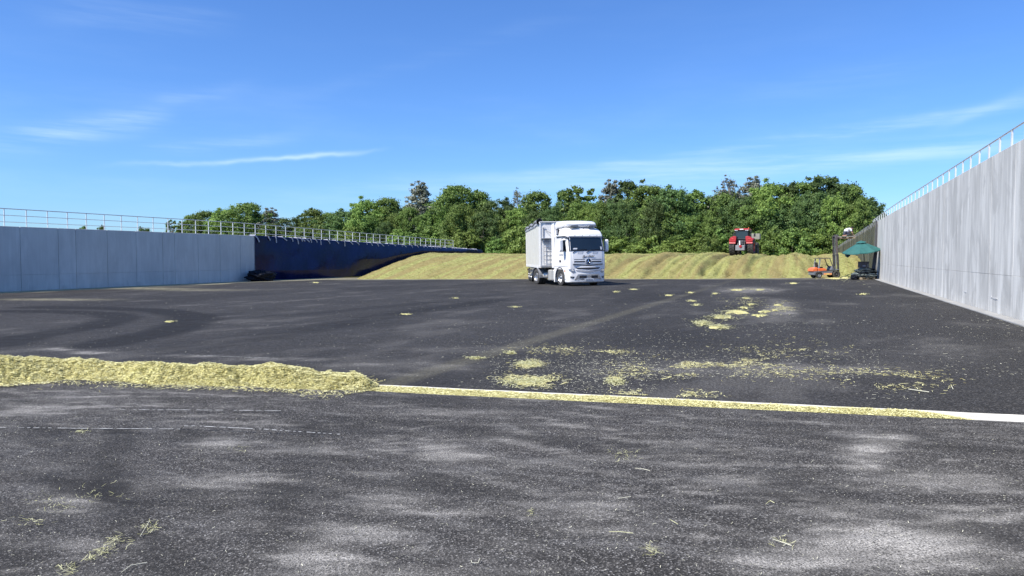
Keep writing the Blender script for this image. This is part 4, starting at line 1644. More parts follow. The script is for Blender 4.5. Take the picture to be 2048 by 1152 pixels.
# fenders with wheel arch, both sides
AX = -1.42
for s in (-1, 1):
    poly = [(-.70, 1.06), (-.70, .62)]
    for i in range(13):
        a = R(10) + (R(172) - R(10)) * i / 12
        poly.append((AX + .63 * math.cos(a), .50 + .63 * math.sin(a)))
    poly += [(-2.12, .55), (-2.16, .22), (-2.28, .22), (-2.28, 1.06)]
    m = MB()
    a, b = sorted((s * 1.245, s * .95))
    m.prism(poly, a, b, 'x')
    m.build('fender', M['white_paint'], trk, bevel=.01)
    # arch edge
    m = MB()
    pts = [(s * 1.235, AX + .635 * math.cos(R(4 + 172 * i / 14)), .50 + .635 * math.sin(R(4 + 172 * i / 14))) for i in range(15)]
    for p_, q_ in zip(pts[:-1], pts[1:]):
        m.bar(p_, q_, .04, .05, up=(1, 0, 0))
    m.build('wheel_arch', M['black_plastic'], trk)
    # steps below door
    m = MB()
    m.box((s * 1.20, -.76, .66), (.10, .22, .05))
    m.box((s * 1.20, -.76, .42), (.10, .22, .05))
    m.build('step', M['grey_plastic'], trk)
    # side marker
    m = MB()
    m.box((s * 1.25, -.72, .92), (.012, .16, .07))
    m.build('side_marker', M['amber'], trk)
    # door
    m = MB()
    pts = [(-.36, 2.07), (-.34, 1.22), (-1.50, 1.22), (-1.50, 2.86), (-.62, 2.86)]
    a, b = sorted((s * 1.238, s * 1.252))
    m.prism(pts, a, b, 'x')
    dr = m.build('door', M['white_paint'], trk, bevel=.004)
    m = MB()
    pts = [(-.46, 2.10), (-1.15, 2.10), (-1.25, 2.22), (-1.26, 2.78), (-.64, 2.80)]
    a, b = sorted((s * 1.250, s * 1.262))
    m.prism(pts, a, b, 'x')
    m.build('side_window', M['glass'], dr, bevel=.004)
    m = MB()
    m.box((s * 1.262, -1.33, 1.52), (.03, .20, .12))
    m.box((s * 1.27, -1.33, 1.545), (.03, .16, .03))
    m.build('door_handle', M['black_plastic'], dr, bevel=.006)
    # sleeper panel window and black trim
    m = MB()
    m.bar((s * 1.225, -.30, 2.90), (s * 1.225, -.72, 3.02), .05, .10, up=(1, 0, 0))
    m.bar((s * 1.225, -.72, 3.02), (s * 1.235, -1.90, 3.02), .05, .08, up=(1, 0, 0))
    m.build('rain_deflector', M['black_plastic'], trk, bevel=.01)
    m = MB()
    m.prism([(-1.62, 3.50), (-1.95, 3.50), (-1.92, 3.15), (-1.66, 3.12)], *sorted((s * 1.15, s * 1.235)), 'x')
    sw = m.build('roof_window', M['black_plastic'], trk, bevel=.01)
    m = MB()
    m.prism([(-1.70, 3.44), (-1.92, 3.44), (-1.90, 3.20), (-1.72, 3.18)], *sorted((s * 1.234, s * 1.243)), 'x')
    m.build('pane', M['mid_grey'], sw)
    # side shut lines (sleeper)
    m = MB()
    m.box((s * 1.2385, -1.54, 2.0), (.008, .012, 1.7))
    m.box((s * 1.2405, -1.3, 1.20), (.008, 1.9, .014))
    m.build('shut_line', M['mid_grey'], trk)
    # mirror: tall housing and small kerb mirror
    m = MB()
    m.prism([(-.04, 2.10), (-.10, 2.72), (.06, 2.84), (.16, 2.78), (.18, 2.18), (.10, 2.06)], *sorted((s * 1.40, s * 1.60)), 'x')
    mi = m.build('mirror', M['white_paint'], trk, bevel=.03, seg=3)
    mi.location = (s * .06, -.66, 0)
    m = MB()
    m.prism([(-.055, 2.14), (-.11, 2.70), (-.12, 2.70), (-.065, 2.14)], *sorted((s * 1.42, s * 1.58)), 'x')
    m.build('mirror_glass', M['glass'], mi)
    m = MB()
    m.path([(s * 1.14, .12, 2.86), (s * 1.30, .10, 2.92), (s * 1.48, .06, 2.84)], .022)
    m.path([(s * 1.16, .14, 2.16), (s * 1.48, .08, 2.12)], .022)
    m.build('mirror_arm', M['black_plastic'], mi)
    # A pillar trim
    m = MB()
    m.bar((s * 1.175, front_y(1.175, 2.14, .01), 2.1), (s * 1.135, front_y(1.135, 2.95, .01), 2.95), .07, .02, up=(s, .6, 0))
    m.build('pillar_trim', M['black_plastic'], trk)
# roof fairing
m = MB()
FS = [(3.58, 1.12, -.86), (3.66, 1.14, -.74), (3.78, 1.14, -.72), (3.90, 1.10, -.80), (3.97, 1.02, -.98), (3.99, .9, -1.15)]
m.loft([rrect(hw, yf, -2.28, z, rf=.34, rb=.06, crown=.18) for z, hw, yf in FS])
m.build('roof_fairing', M['white_paint'], trk, smooth=True)
for s in (-1, 1):
    m = MB()
    m.prism([(s * .30, 3.60), (s * .95, 3.60), (s * .82, 3.70), (s * .42, 3.72)], -.86, -.60, 'y')
    m.build('roof_spotlight', M['grey_plastic'], trk, bevel=.015)
m = MB()
m.tube((0, -.62, 3.47), (0, -.60, 3.54), .03, .015, 8)
m.build('roof_sensor', M['black_plastic'], trk)
for s in (-1, 1):  # side air deflectors behind the cab
    m = MB()
    m.prism([(-2.28, 1.10), (-2.28, 3.90), (-2.66, 3.80), (-2.62, 1.10)], *sorted((s * 1.19, s * 1.225)), 'x')
    m.build('side_fairing', M['white_paint'], trk, bevel=.01)
# chassis
m = MB()
for s in (-1, 1):
    m.box((s * .42, -3.5, .88), (.09, 5.2, .26))
m.box((0, -1.3, .75), (.8, 1.4, .6))
m.box((0, -5.9, .85), (.95, .12, .2))
m.tube((-.95, AX, .5), (.95, AX, .5), .07, .07, 10)
m.tube((-.95, AX - 3.7, .5), (.95, AX - 3.7, .5), .11, .11, 10)
m.build('chassis', M['chassis'], trk, bevel=.01)
m = MB()
m.lathe([(-.06, .50), (.04, .52), (.05, .3)], (0, -4.55, 1.07), 'z', 24)
m.build('fifth_wheel', M['chassis'], trk)
for s in (-1, 1):
    m = MB()
    m.prism([(-2.42, .30), (-2.42, .98), (-3.30, .98), (-3.30, .30)], *sorted((s * 1.20, s * .60)), 'x')
    tk = m.build('fuel_tank', M['tank'], trk, bevel=.07, seg=3)
    m = MB()
    for y in (-2.62, -3.10):
        m.box((s * .9, y, .64), (.63, .05, .70))
    m.build('tank_strap', M['alu'], tk)
    m = MB()
    m.lathe([(-.35, .0), (-.35, .20), (.35, .20), (.35, .0)], (s * .98, -3.78, .60), 'y', 20)
    m.build('air_tank', M['tank'], trk, smooth=True)
    m = MB()
    cy = AX - 3.7
    pts = [(cy + .64 * math.cos(R(a)), .50 + .62 * math.sin(R(a))) for a in range(-5, 186, 15)]
    for p_, q_ in zip(pts[:-1], pts[1:]):
        m.bar((s * .95, p_[0], p_[1]), (s * .95, q_[0], q_[1]), .60, .03, up=(0, p_[0] - cy, p_[1] - .5))
    m.build('mudguard', M['mid_grey'], trk)
for s in (-1, 1):
    wheel(trk, (s * 1.07, AX, .505), .505, .31, s)
    wheel(trk, (s * 1.07, AX - 3.7, .505), .505, .27, s, dual=True)


def text(s, size, mat, parent, loc, rot, name, shear=.35, ext=.003, sx=1.0):
    cu = bpy.data.curves.new(name, 'FONT')
    cu.body = s
    cu.size = size
    cu.shear = shear
    cu.extrude = ext
    cu.align_x = 'CENTER'
    cu.space_character = .95
    o = bpy.data.objects.new('tmp', cu)
    col.objects.link(o)
    bpy.context.view_layer.update()
    me = bpy.data.meshes.new_from_object(o.evaluated_get(bpy.context.evaluated_depsgraph_get()))
    bpy.data.objects.remove(o)
    me.materials.clear()
    me.materials.append(mat)
    t_ = link_mesh(name, me, parent)
    t_.location = loc
    t_.rotation_euler = rot
    t_.scale = (sx, 1, 1)
    return t_


text('Burdeau', .24, M['ink'], trk, (0, front_y(.3, 1.75, .030), 1.72), (math.pi / 2, R(-4), math.pi), 'lettering', .5, .003, 1.05)
text('Burdeau', .16, M['mid_grey'], trk, (1.256, -1.20, 1.86), (math.pi / 2, 0, math.pi / 2), 'lettering', .5)
text('TRANSPORTS', .06, M['mid_grey'], trk, (1.256, -1.20, 1.72), (math.pi / 2, 0, math.pi / 2), 'lettering', .0) if False else None

# ---- semi-trailer (local: y=0 front wall)
kp = at(3.02 - 0, 48.8)
tfw = at(math.sin(TR), -math.cos(TR))
tf = kp + tfw * 1.25
trl = empty('semi_trailer', (tf.x, tf.y, gz(tf.x) - .005), camframe_rot(TR), 'white high-sided semi-trailer with cream side coupled behind the truck cab', 'trailer', tilt=True)
LT = 12.4
W2 = 1.27
TH = 4.02
m = MB()
m.box((0, -LT / 2, 1.19), (2.5, LT, .14))
m.build('floor', M['chassis'], trl)
m = MB()
m.box((0, -.03, (TH + 1.12) / 2), (2 * W2 - .02, .06, TH - 1.12))
fw = m.build('front_wall', M['white_shell'], trl, bevel=.006)
m = MB()
for s in (-1, 1):
    m.box((s * .72, .008, 3.93), (.36, .02, .10))
m.build('vent', M['mid_grey'], fw)
m = MB()
m.box((0, .02, TH + .02), (2 * W2, .1, .05))
for s in (-1, 1):
    m.box((s * (W2 - .03), .012, 2.6), (.09, .06, 2.85))
m.box((0, .012, 1.16), (2 * W2, .06, .12))
m.build('front_frame', M['white_shell'], fw, bevel=.006)
for s in (-1, 1):
    m = MB()
    m.box((s * (W2 - .02), -LT / 2 - .3, (TH + 1.12) / 2), (.04, LT - .9, TH - 1.12))
    sd = m.build('side_wall', M['cream_side'], trl, bevel=.005)
    # horizontal planks of the side, each proud of the wall
    for k in range(11):
        y = -.58 - (k + .5) * (LT - .82) / 11
        m = MB()
        m.box((s * (W2 + .006), y, (TH + 1.22) / 2), (.018, (LT - .82) / 11 - .006, TH - 1.36))
        m.build('side_plank', M['cream_side'], sd, bevel=.004, seg=1)
    m = MB()
    m.box((s * (W2), -.28, (TH + 1.12) / 2), (.06, .50, TH - 1.12))
    m.box((s * (W2), -LT + .10, (TH + 1.12) / 2), (.06, .20, TH - 1.12))
    m.box((s * (W2 + .012), -LT / 2, 1.19), (.05, LT, .18))
    m.box((s * (W2 + .012), -LT / 2, TH - .02), (.05, LT, .10))
    m.build('side_frame', M['white_shell'], sd, bevel=.006)
    # rolled tarpaulin with sagging edge
    V_, F_ = [], []
    NN = 70
    nA_ = 10
    for i in range(NN):
        y = .05 - LT * i / (NN - 1)
        sag = .05 * float(NZ.fbm(y * .9, 3.3 + s, 3)) * 2 + .05 * math.sin(y * 1.6)
        r_ = .10 + .03 * float(NZ(y * 1.7, 1.1)) + (.10 * math.exp(-(y / .5) ** 2) if s > 0 else -.06)
        for k in range(nA_):
            a = 2 * math.pi * k / nA_
            V_.append((s * (W2 + .01) + r_ * math.cos(a), y, TH + .08 + sag + r_ * math.sin(a)))
    for i in range(NN - 1):
        for k in range(nA_):
            k2_ = (k + 1) % nA_
            F_.append((i * nA_ + k, i * nA_ + k2_, (i + 1) * nA_ + k2_, (i + 1) * nA_ + k))
    rl = link_mesh('rolled_tarpaulin', np_mesh('rolled_tarpaulin', V_, F_, [pmat('grey_roll_tarp', (.24, .24, .25), .6, var=.4, scale=2.5, bump=.3)], True), sd)
    V_, F_ = [], []
    for i in range(NN):
        y = -LT * i / (NN - 1)
        dr_ = .16 + .16 * abs(float(NZ2.fbm(y * 1.6, 8.1 + s, 3)))
        for k, f in enumerate((0, .5, 1)):
            V_.append((s * (W2 + .03 + .03 * f + .02 * math.sin(y * 7)), y, TH + .03 - dr_ * f))
    link_mesh('tarpaulin_skirt', np_mesh('tarpaulin_skirt', V_, grid_faces(NN, 3), [M['mid_grey']], True), sd)
    m = MB()
    m.bar((s * (W2 + .02), -3.4, .98), (s * (W2 + .02), -8.0, .98), .04, .10)
    m.bar((s * (W2 + .02), -3.4, .68), (s * (W2 + .02), -8.0, .68), .04, .10)
    for y in (-3.6, -5.7, -7.8):
        m.bar((s * (W2), y, 1.12), (s * (W2), y, .62), .05, .05)
    m.build('side_guard', M['alu'], trl)
m = MB()
m.box((0, -LT + .03, (TH + 1.12) / 2), (2 * W2 - .03, .06, TH - 1.12))
rd = m.build('rear_door', M['white_shell'], trl, bevel=.006)
for s in (-1, 1):
    m = MB()
    m.tube((s * .35, -LT - .03, 1.2), (s * .35, -LT - .03, TH - .1), .02, .02, 8)
    m.build('locking_bar', M['galv'], rd)
# ladder and platform on the front wall (picture left of the cab)
lad = MB()
for x in (1.02, .62):
    lad.tube((x, .12, 1.25), (x, .12, 3.0), .022, .022, 8)
for k in range(7):
    z = 1.36 + k * .265
    lad.tube((1.02, .12, z), (.62, .12, z), .018, .018, 8)
lad.build('ladder', M['alu'], trl)
m = MB()
m.box((.74, .16, 2.98), (.92, .30, .05))
m.box((.70, .05, 2.86), (.84, .07, .24))
m.build('platform', M['mid_grey'], trl, bevel=.008)
m = MB()
m.box((1.05, .03, 3.38), (.07, .05, .62))
m.box((.98, .04, 3.66), (.2, .03, .03))
m.build('grab_bar', M['mid_grey'], trl, bevel=.01)
m = MB()
pts = [(.95, .05, 3.55), (.78, .12, 3.42), (.55, .2, 3.30), (.35, .2, 3.24), (.1, .15, 3.3)]
m.path(pts, .012, 5)
m.path([(.6, .05, 1.3), (.55, .25, 1.05), (.45, .3, 1.2), (.3, .1, 1.5)], .02, 6)
m.build('cable', M['black_plastic'], trl)
m = MB()
m.box((.85, .14, 1.22), (.75, .28, .10))
m.build('lower_step', M['mid_grey'], trl, bevel=.01)
m = MB()
for s in (-1, 1):
    m.box((s * .45, -LT / 2, 1.0), (.12, LT - .4, .24))
    m.box((s * .5, -2.7, .75), (.12, .14, .75))
m.box((0, -LT + .1, .85), (2.4, .10, .16))
m.build('chassis', M['chassis'], trl)
m = MB()
for s in (-1, 1):
    m.box((s * 1.0, -LT + .02, .86), (.42, .05, .14))
m.build('tail_lamp', M['red_lens'], trl)
for ya in (-8.1, -9.4, -10.7):
    for s in (-1, 1):
        wheel(trl, (s * 1.05, ya, .50), .50, .36, s)
    m = MB()
    m.tube((-1, ya, .5), (1, ya, .5), .07, .07, 10)
    m.build('axle', M['chassis'], trl)
for s in (-1, 1):
    m = MB()
    m.box((s * 1.05, -9.4, 1.07), (.40, 3.9, .04))
    m.box((s * 1.05, -7.42, .88), (.40, .04, .42))
    m.build('mudguard', M['mid_grey'], trl)

# ------------------------------------------------------------------ red tractor on the heap
TD = 85.0
tp = atpx(1484, TD)
tz = zpx(511.8, TD)
TA = R(21.43 - 4.0)
# heading: away from the camera, swung to the picture's right
hv = at(math.sin(R(17.3 + 10.5)), math.cos(R(17.3 + 10.5)))
trc = empty('tractor', (tp.x, tp.y, tz - .02), math.atan2(hv.y, hv.x) - math.pi / 2, 'red tractor seen from behind driving on top of the silage heap', 'tractor')
# local: y forward, rear axle at 0
RW, FW = .97, .78
for s in (-1, 1):
    wheel(trc, (s * 1.02, 0, RW), RW, .62, s, rimmat='red_paint', tread=22)
    wheel(trc, (s * 1.00, 2.85, FW), FW, .52, s, rimmat='steel_dark', tread=20)
m = MB()
m.box((0, .3, 1.05), (.62, 1.6, .75))
m.box((0, 1.9, 1.0), (.5, 2.0, .5))
m.tube((-.9, 0, RW), (.9, 0, RW), .16, .16, 12)
m.tube((-.9, 2.85, FW), (.9, 2.85, FW), .12, .12, 12)
m.build('chassis', M['chassis'], trc, bevel=.03)
m = MB()
m.loft([[(x * w, y, z0 + (z1 - z0) * zz) for x, zz in ((-1, 0), (-1, .75), (-.7, 1), (.7, 1), (1, .75), (1, 0))] for y, w, z0, z1 in ((1.35, .42, 1.15, 2.05), (2.4, .42, 1.1, 1.98), (3.4, .38, 1.05, 1.80), (3.65, .30, 1.1, 1.6))])
m.build('bonnet', M['red_paint'], trc, bevel=.03)
for s in (-1, 1):
    m = MB()
    pts = []
    for i in range(9):
        a = R(30 + 125 * i / 8)
        pts.append((RW * 1.16 * math.cos(a), RW + RW * 1.12 * math.sin(a)))
    inner = [(p[0] * .95, (p[1] - RW) * .94 + RW) for p in reversed(pts)]
    m.prism(pts + inner, *sorted((s * .58, s * 1.30)), 'x')
    # flared rear panel
    fd = m.build('mudguard', M['red_paint'], trc, bevel=.04, seg=3)
    m = MB()
    m.prism([(s * .55, 1.60), (s * .50, 2.22), (s * .75, 2.28), (s * 1.12, 2.16), (s * 1.32, 1.86), (s * 1.28, 1.66), (s * .95, 1.58)], -.98, -.70, 'y')
    m.build('mudguard_rear', M['red_paint'], fd, bevel=.05, seg=3)
    m = MB()
    m.box((s * .93, -.995, 1.93), (.30, .03, .10))
    m.build('tail_light', M['red_lens'], fd, bevel=.01)
# cab
m = MB()
m.box((0, .22, 1.75), (1.2, 1.5, .35))
for s in (-1, 1):
    m.bar((s * .60, -.52, 1.5), (s * .72, -.42, 2.95), .09, .09)
    m.bar((s * .72, .35, 1.7), (s * .76, .32, 2.95), .07, .07)
    m.bar((s * .60, 1.05, 1.7), (s * .66, .85, 2.95), .07, .07)
m.bar((-.66, -.56, 1.95), (.66, -.56, 1.95), .08, .10)
m.bar((-.74, -.44, 2.92), (.74, -.44, 2.92), .12, .16)
m.build('cab_frame', M['black_plastic'], trc, bevel=.01)
m = MB()
m.prism([(-.58, 2.0), (-.68, 2.88), (.68, 2.88), (.58, 2.0)], -.47, -.44, 'y')
m.build('rear_window', M['glass'], trc)
m = MB()
for s in (-1, 1):
    m.prism([(-.4, 1.9), (-.36, 2.88), (.85, 2.88), (1.0, 1.9)], *sorted((s * .68, s * .69)), 'x')
m.prism([(-.58, 1.95), (-.62, 2.88), (.62, 2.88), (.58, 1.95)], .93, .95, 'y')
m.build('cab_glass', M['glass'], trc)
m = MB()
m.loft([[(x, y, z) for x, y in ((-.82, -.62), (.82, -.62), (.84, 1.05), (-.84, 1.05))] for z in (2.97, 3.06)] + [[(-.70, -.50, 3.14), (.70, -.50, 3.14), (.72, .95, 3.14), (-.72, .95, 3.14)]])
rf = m.build('cab_roof', M['red_paint'], trc, bevel=.03)
m = MB()
m.box((0, -.62, 3.05), (.42, .06, .10))
m.build('roof_plate', M['white_paint'], rf)
for x in (-.68, -.50, .50, .68):
    m = MB()
    m.box((x, -.64, 2.93), (.13, .05, .08))
    m.build('work_light', M['plate_white'], rf)
m = MB()
m.tube((.62, .3, 3.12), (.62, .3, 3.30), .05, .04, 10)
m.build('beacon', M['amber'], rf)
# rear hitch, ballast block, red triangle disc
m = MB()
m.box((0, -1.15, .93), (1.02, .55, .60))
bl = m.build('ballast_block', pmat('grey_ballast', (.22, .22, .24), .7, var=.2, scale=5, dirt=(.4, .38, .33), dirt_amt=.4), trc, bevel=.05, seg=3)
m = MB()
for s in (-1, 1):
    m.bar((s * .38, -.3, .75), (s * .42, -.95, .80), .08, .10)
    m.bar((s * .34, -.5, 1.75), (s * .40, -.85, .95), .06, .06)
m.box((0, -.66, 1.55), (.55, .25, .45))
m.tube((-.12, -.8, 1.6), (-.12, -.86, 1.6), .07, .07, 10)
m.tube((.12, -.8, 1.6), (.12, -.86, 1.6), .07, .07, 10)
m.build('hitch', M['steel_dark'], trc, bevel=.01)
m = MB()
m.bar((-.16, -.85, 1.72), (-.02, -1.46, 1.22), .12, .06)
m.build('top_link', M['plate_white'], trc)
m = MB()
m.tube((.06, -1.44, 1.10), (.06, -1.50, 1.10), .16, .14, 18)
m.build('red_disc', M['red_paint'], bl)
for s in (-1, 1):
    m = MB()
    m.path([(s * .72, .95, 2.7), (s * 1.12, 1.0, 2.72), (s * 1.16, 1.0, 2.6)], .02)
    mm = m.build('mirror_arm', M['black_plastic'], trc)
    m = MB()
    m.box((s * 1.17, 1.0, 2.42), (.20, .07, .38))
    m.build('mirror', M['black_plastic'], mm, bevel=.02)
m = MB()
m.tube((.70, 1.25, 1.8), (.72, 1.25, 3.0), .07, .06, 12)
m.build('exhaust', M['steel_dark'], trc, smooth=True)
# raised front box seen past the right-hand side
m = MB()
m.box((.40, 4.9, 2.35), (1.5, .75, .68))
bx_ = m.build('front_box', M['beige'], trc, bevel=.03)
m = MB()
for s in (-1, 1):
    m.bar((s * .35, 3.3, 1.0), (s * .45, 4.2, 2.1), .10, .14)
    m.bar((s * .45, 4.2, 2.1), (s * .45, 4.7, 2.15), .10, .12)
m.build('front_arm', M['steel_dark'], trc)

# ------------------------------------------------------------------ forklift
FD = 55.0
fl_p = atpx(1632.5, FD)
face = at(1, .02)     # nose points to the picture's right
FLT_S = .90
flt = empty('forklift', (fl_p.x, fl_p.y, gz(fl_p.x)), math.atan2(face.y, face.x) - math.pi / 2, 'old orange forklift with its mast raised beside the silage heap', 'forklift', tilt=True)
flt.matrix_world = flt.matrix_world @ Matrix.Diagonal((1, FLT_S, FLT_S, 1))
bpy.context.view_layer.update()
# local y forward; rear axle at y=0; x right (toward camera)
for s in (-1, 1):
    wheel(flt, (s * .42, 0, .24), .24, .17, s, rimmat='mid_grey')
    wheel(flt, (s * .46, 1.44, .30), .30, .20, s, rimmat='steel_dark')
m = MB()
poly = [(-.42, .28), (-.30, .24)]
for i in range(9):
    a = R(178 - 176 * i / 8)
    poly.append((.30 * math.cos(a), .26 + .30 * math.sin(a)))
poly += [(.36, .26), (1.05, .26)]
for i in range(7):
    a = R(170 - 120 * i / 6)
    poly.append((1.44 + .37 * math.cos(a), .32 + .37 * math.sin(a)))
poly += [(1.62, .72), (1.10, .60), (.68, .56), (-.42, .56)]
m.prism(poly, -.50, .50, 'x')
m.build('chassis', M['grey_plastic'], flt, bevel=.015)
m = MB()
m.loft([[(-.48, y0_, .57), (.48, y0_, .57), (.48, y0_, z), (.40, y0_, z + .03), (-.40, y0_, z + .03), (-.48, y0_, z)] for y0_, z in ((-.50, .62), (-.46, .76), (-.30, .84), (-.12, .86))])
m.build('counterweight', M['orange_paint'], flt, bevel=.02)
m = MB()
m.prism([(-.08, .57), (-.05, .82), (.50, .82), (.66, .70), (.68, .57)], -.45, .45, 'x')
m.build('engine_hood', M['orange_paint'], flt, bevel=.03, seg=3)
for s in (-1, 1):
    m = MB()
    m.box((s * .515, .71, .34), (.03, .66, .14))
    sp_ = m.build('side_panel', M['faded_orange'], flt, bevel=.006)
    m = MB()
    m.box((s * .533, .70, .33), (.012, .26, .07))
    m.build('label_plate', pmat('yellow_plate', (.75, .62, .18), .5, var=.15, scale=20) if s == 1 else M['faded_orange'], sp_)
m = MB()
m.box((0, .24, .88), (.46, .46, .10))
m.box((0, .02, 1.10), (.42, .09, .42), (.18, 0, 0))
m.build('seat', M['seat'], flt, bevel=.03)
for s in (-1, 1):
    m = MB()
    m.bar((s * .42, -.02, .56), (s * .40, .12, 1.58), .05, .10)
    m.build('rear_pillar', M['mid_grey'], flt)
    m = MB()
    m.path([(s * .42, .92, 1.58), (s * .43, .98, 1.45), (s * .44, 1.12, 1.05), (s * .45, 1.35, .72)], .035, 8)
    m.build('front_pillar', M['steel_dark'], flt)
m = MB()
m.box((0, .48, 1.62), (.92, 1.02, .04))
for k in range(6):
    m.box((0, .10 + k * .16, 1.65), (.86, .05, .03))
m.build('overhead_guard', M['steel_dark'], flt, bevel=.008)
m = MB()
m.bar((0, 1.20, .75), (0, .92, 1.10), .06, .06)
m.lathe([(-.012, .15), (0, .165), (.012, .15)], (0, 0, 0), 'z', 20)
for i in range(len(m.v) - 60, len(m.v)):
    v_ = Vector(m.v[i])
    v_.rotate(Euler((R(38), 0, 0)))
    m.v[i] = tuple(v_ + Vector((0, .90, 1.12)))
m.build('steering_wheel', M['black_plastic'], flt)
m = MB()
m.box((0, 1.20, .80), (.80, .20, .34), (-.3, 0, 0))
m.build('dashboard', M['grey_plastic'], flt, bevel=.02)
# mast: outer and inner stages, slightly leaning back
lean = R(2.6)


def mast_rot(p, y0=1.70, z0=.3):
    dz = p[2] - z0
    return (p[0], p[1] - math.tan(lean) * dz, p[2])


for nm, hx, z0, z1, w, d in (('outer_mast', .34, .20, 1.95, .07, .15), ('inner_mast', .26, 1.1, 3.50, .06, .12)):
    for s in (-1, 1):
        m = MB()
        m.bar(mast_rot((s * hx, 1.70, z0)), mast_rot((s * hx, 1.70, z1)), w, d, up=(1, 0, 0))
        m.bar(mast_rot((s * hx, 1.63, z0)), mast_rot((s * hx, 1.63, z1)), w * 1.6, .03, up=(0, 1, 0))
        m.build(nm, M['steel_dark'] if nm == 'outer_mast' else pmat('worn_mast', (.22, .18, .17), .5, .4, var=.25, scale=4, dirt=(.12, .09, .08), dirt_amt=.5) if s == 1 else M['steel_dark'], flt)
m = MB()
for z in (.35, 1.9):
    m.bar(mast_rot((-.36, 1.64, z)), mast_rot((.36, 1.64, z)), .10, .08)
for z in (3.44, 2.6):
    m.bar(mast_rot((-.28, 1.66, z)), mast_rot((.28, 1.66, z)), .08, .07)
m.build('cross_member', M['steel_dark'], flt)
m = MB()
m.tube(mast_rot((0, 1.66, .3)), mast_rot((0, 1.66, 2.6)), .045, .035, 10)
m.tube(mast_rot((.12, 1.60, .4)), mast_rot((.12, 1.60, 3.3)), .012, .012, 6)
m.build('lift_cylinder', M['alu'], flt, smooth=True)
m = MB()
m.box((.36, 1.60, 1.42), (.02, .07, .16))
m.build('decal', M['plate_white'], flt)
FZ = 3.22
m = MB()
m.box((0, 1.66, FZ + .16), (.66, .05, .36))
m.build('carriage', M['steel_dark'], flt, bevel=.01)
for s in (-1, 1):
    m = MB()
    m.box((s * .22, 1.71, FZ + .14), (.10, .04, .34))
    m.box((s * .22, 2.28, FZ - .01), (.10, 1.12, .035))
    m.build('fork', M['steel_dark'], flt, bevel=.006)

# raised pallet (its own thing)
rot_f = math.atan2(face.y, face.x) - math.pi / 2


def flt_world(x, y, z):
    return flt.matrix_world @ Vector((x, y, z))


def pallet(loc, rz, label, L=1.2, W=.9, boards=5):
    r = empty('pallet', loc, rz, label, 'pallet', 'wooden pallets')
    b0 = MB()
    bw = .11
    for k in range(boards):
        y = -L / 2 + bw / 2 + k * (L - bw) / (boards - 1)
        m = MB()
        m.box((0, y, .133), (W, bw, .022))
        m.build('deck_board', M['wood'], r, bevel=.003, seg=1)
    for x in (-W / 2 + .05, 0, W / 2 - .05):
        m = MB()
        m.box((x, 0, .111), (.10, L, .020))
        m.build('stringer_board', M['wood'], r)
        for y in (-L / 2 + .07, 0, L / 2 - .07):
            m = MB()
            m.box((x, y, .060), (.10, .14, .080))
            m.build('block', M['wood'], r)
        m = MB()
        m.box((x, 0, .01), (.10, L, .018))
        m.build('bottom_board', M['wood'], r)
    return r


pw = flt_world(0, 2.36, FZ + .012)
pallet(pw, rot_f, 'wooden pallet held up high on the forklift forks', 1.15, .9)
pw2 = flt_world(0, 2.30, FZ + .17)
m = MB()
m.box((0, -.02, .0), (.92, 1.20, .03))
o = m.build('board', pmat('weathered_board', (.46, .45, .40), .7, var=.15, scale=5), bevel=.004)
o.location = pw2
o.rotation_euler = (R(3), 0, rot_f)
tag(o, 'pale flat board lying on top of the raised pallet', 'board')

# person in a white top crouching on the raised pallet
def skin_chain(name, verts, edges, radii, mat, parent, sub=2, root=0):
    me = bpy.data.meshes.new(name)
    me.from_pydata(verts, edges, [])
    o = link_mesh(name, me, parent)
    md_ = o.modifiers.new('skin', 'SKIN')
    md_.use_smooth_shade = True
    for i, r_ in enumerate(radii):
        me.skin_vertices[0].data[i].radius = (r_, r_) if not isinstance(r_, tuple) else r_
        me.skin_vertices[0].data[i].use_root = (i == root)
    s_ = o.modifiers.new('sub', 'SUBSURF')
    s_.levels = sub
    s_.render_levels = sub
    me.materials.append(mat)
    return o


pr_loc = flt_world(.0, 2.60, FZ + .195)
per = empty('person', pr_loc, rot_f, 'person in a white top crouching bent forward on the raised pallet', 'person')
# local y points to the wall (picture right), x toward the viewer; kneeling, back rounded, arms reaching down
J = {'pelvis': (0, -.16, .30), 'waist': (0, -.06, .42), 'chest': (0, .10, .52), 'neck': (0, .24, .56), 'head0': (0, .32, .58), 'head1': (0, .40, .60)}
bv = [J['pelvis'], J['waist'], J['chest'], J['neck'], J['head0'], J['head1'],
      (.09, -.14, .27), (.13, .14, .17), (.12, -.20, .06), (.12, -.34, .05), (-.09, -.14, .27), (-.13, .14, .17), (-.12, -.20, .06), (-.12, -.34, .05),
      (.17, .14, .50), (.22, .24, .28), (.17, .38, .08), (.16, .44, .04), (-.17, .14, .50), (-.22, .24, .28), (-.17, .38, .08), (-.16, .44, .04)]
be = [(0, 1), (1, 2), (2, 3), (3, 4), (4, 5), (0, 6), (6, 7), (7, 8), (8, 9), (0, 10), (10, 11), (11, 12), (12, 13), (2, 14), (14, 15), (15, 16), (16, 17), (2, 18), (18, 19), (19, 20), (20, 21)]
br = [.13, .12, .13, .055, .085, .085, .085, .065, .045, .035, .085, .065, .045, .035, .055, .042, .030, .032, .055, .042, .030, .032]
skin_chain('body', bv, be, br, M['skin'], per)
skin_chain('shirt', [(0, -.20, .31), (0, -.08, .44), (0, .08, .54), (0, .20, .57), (.17, .14, .51), (.21, .21, .36), (-.17, .14, .51), (-.21, .21, .36)],
           [(0, 1), (1, 2), (2, 3), (2, 4), (4, 5), (2, 6), (6, 7)], [.165, .175, .18, .085, .09, .075, .09, .075], M['white_cloth'], per)
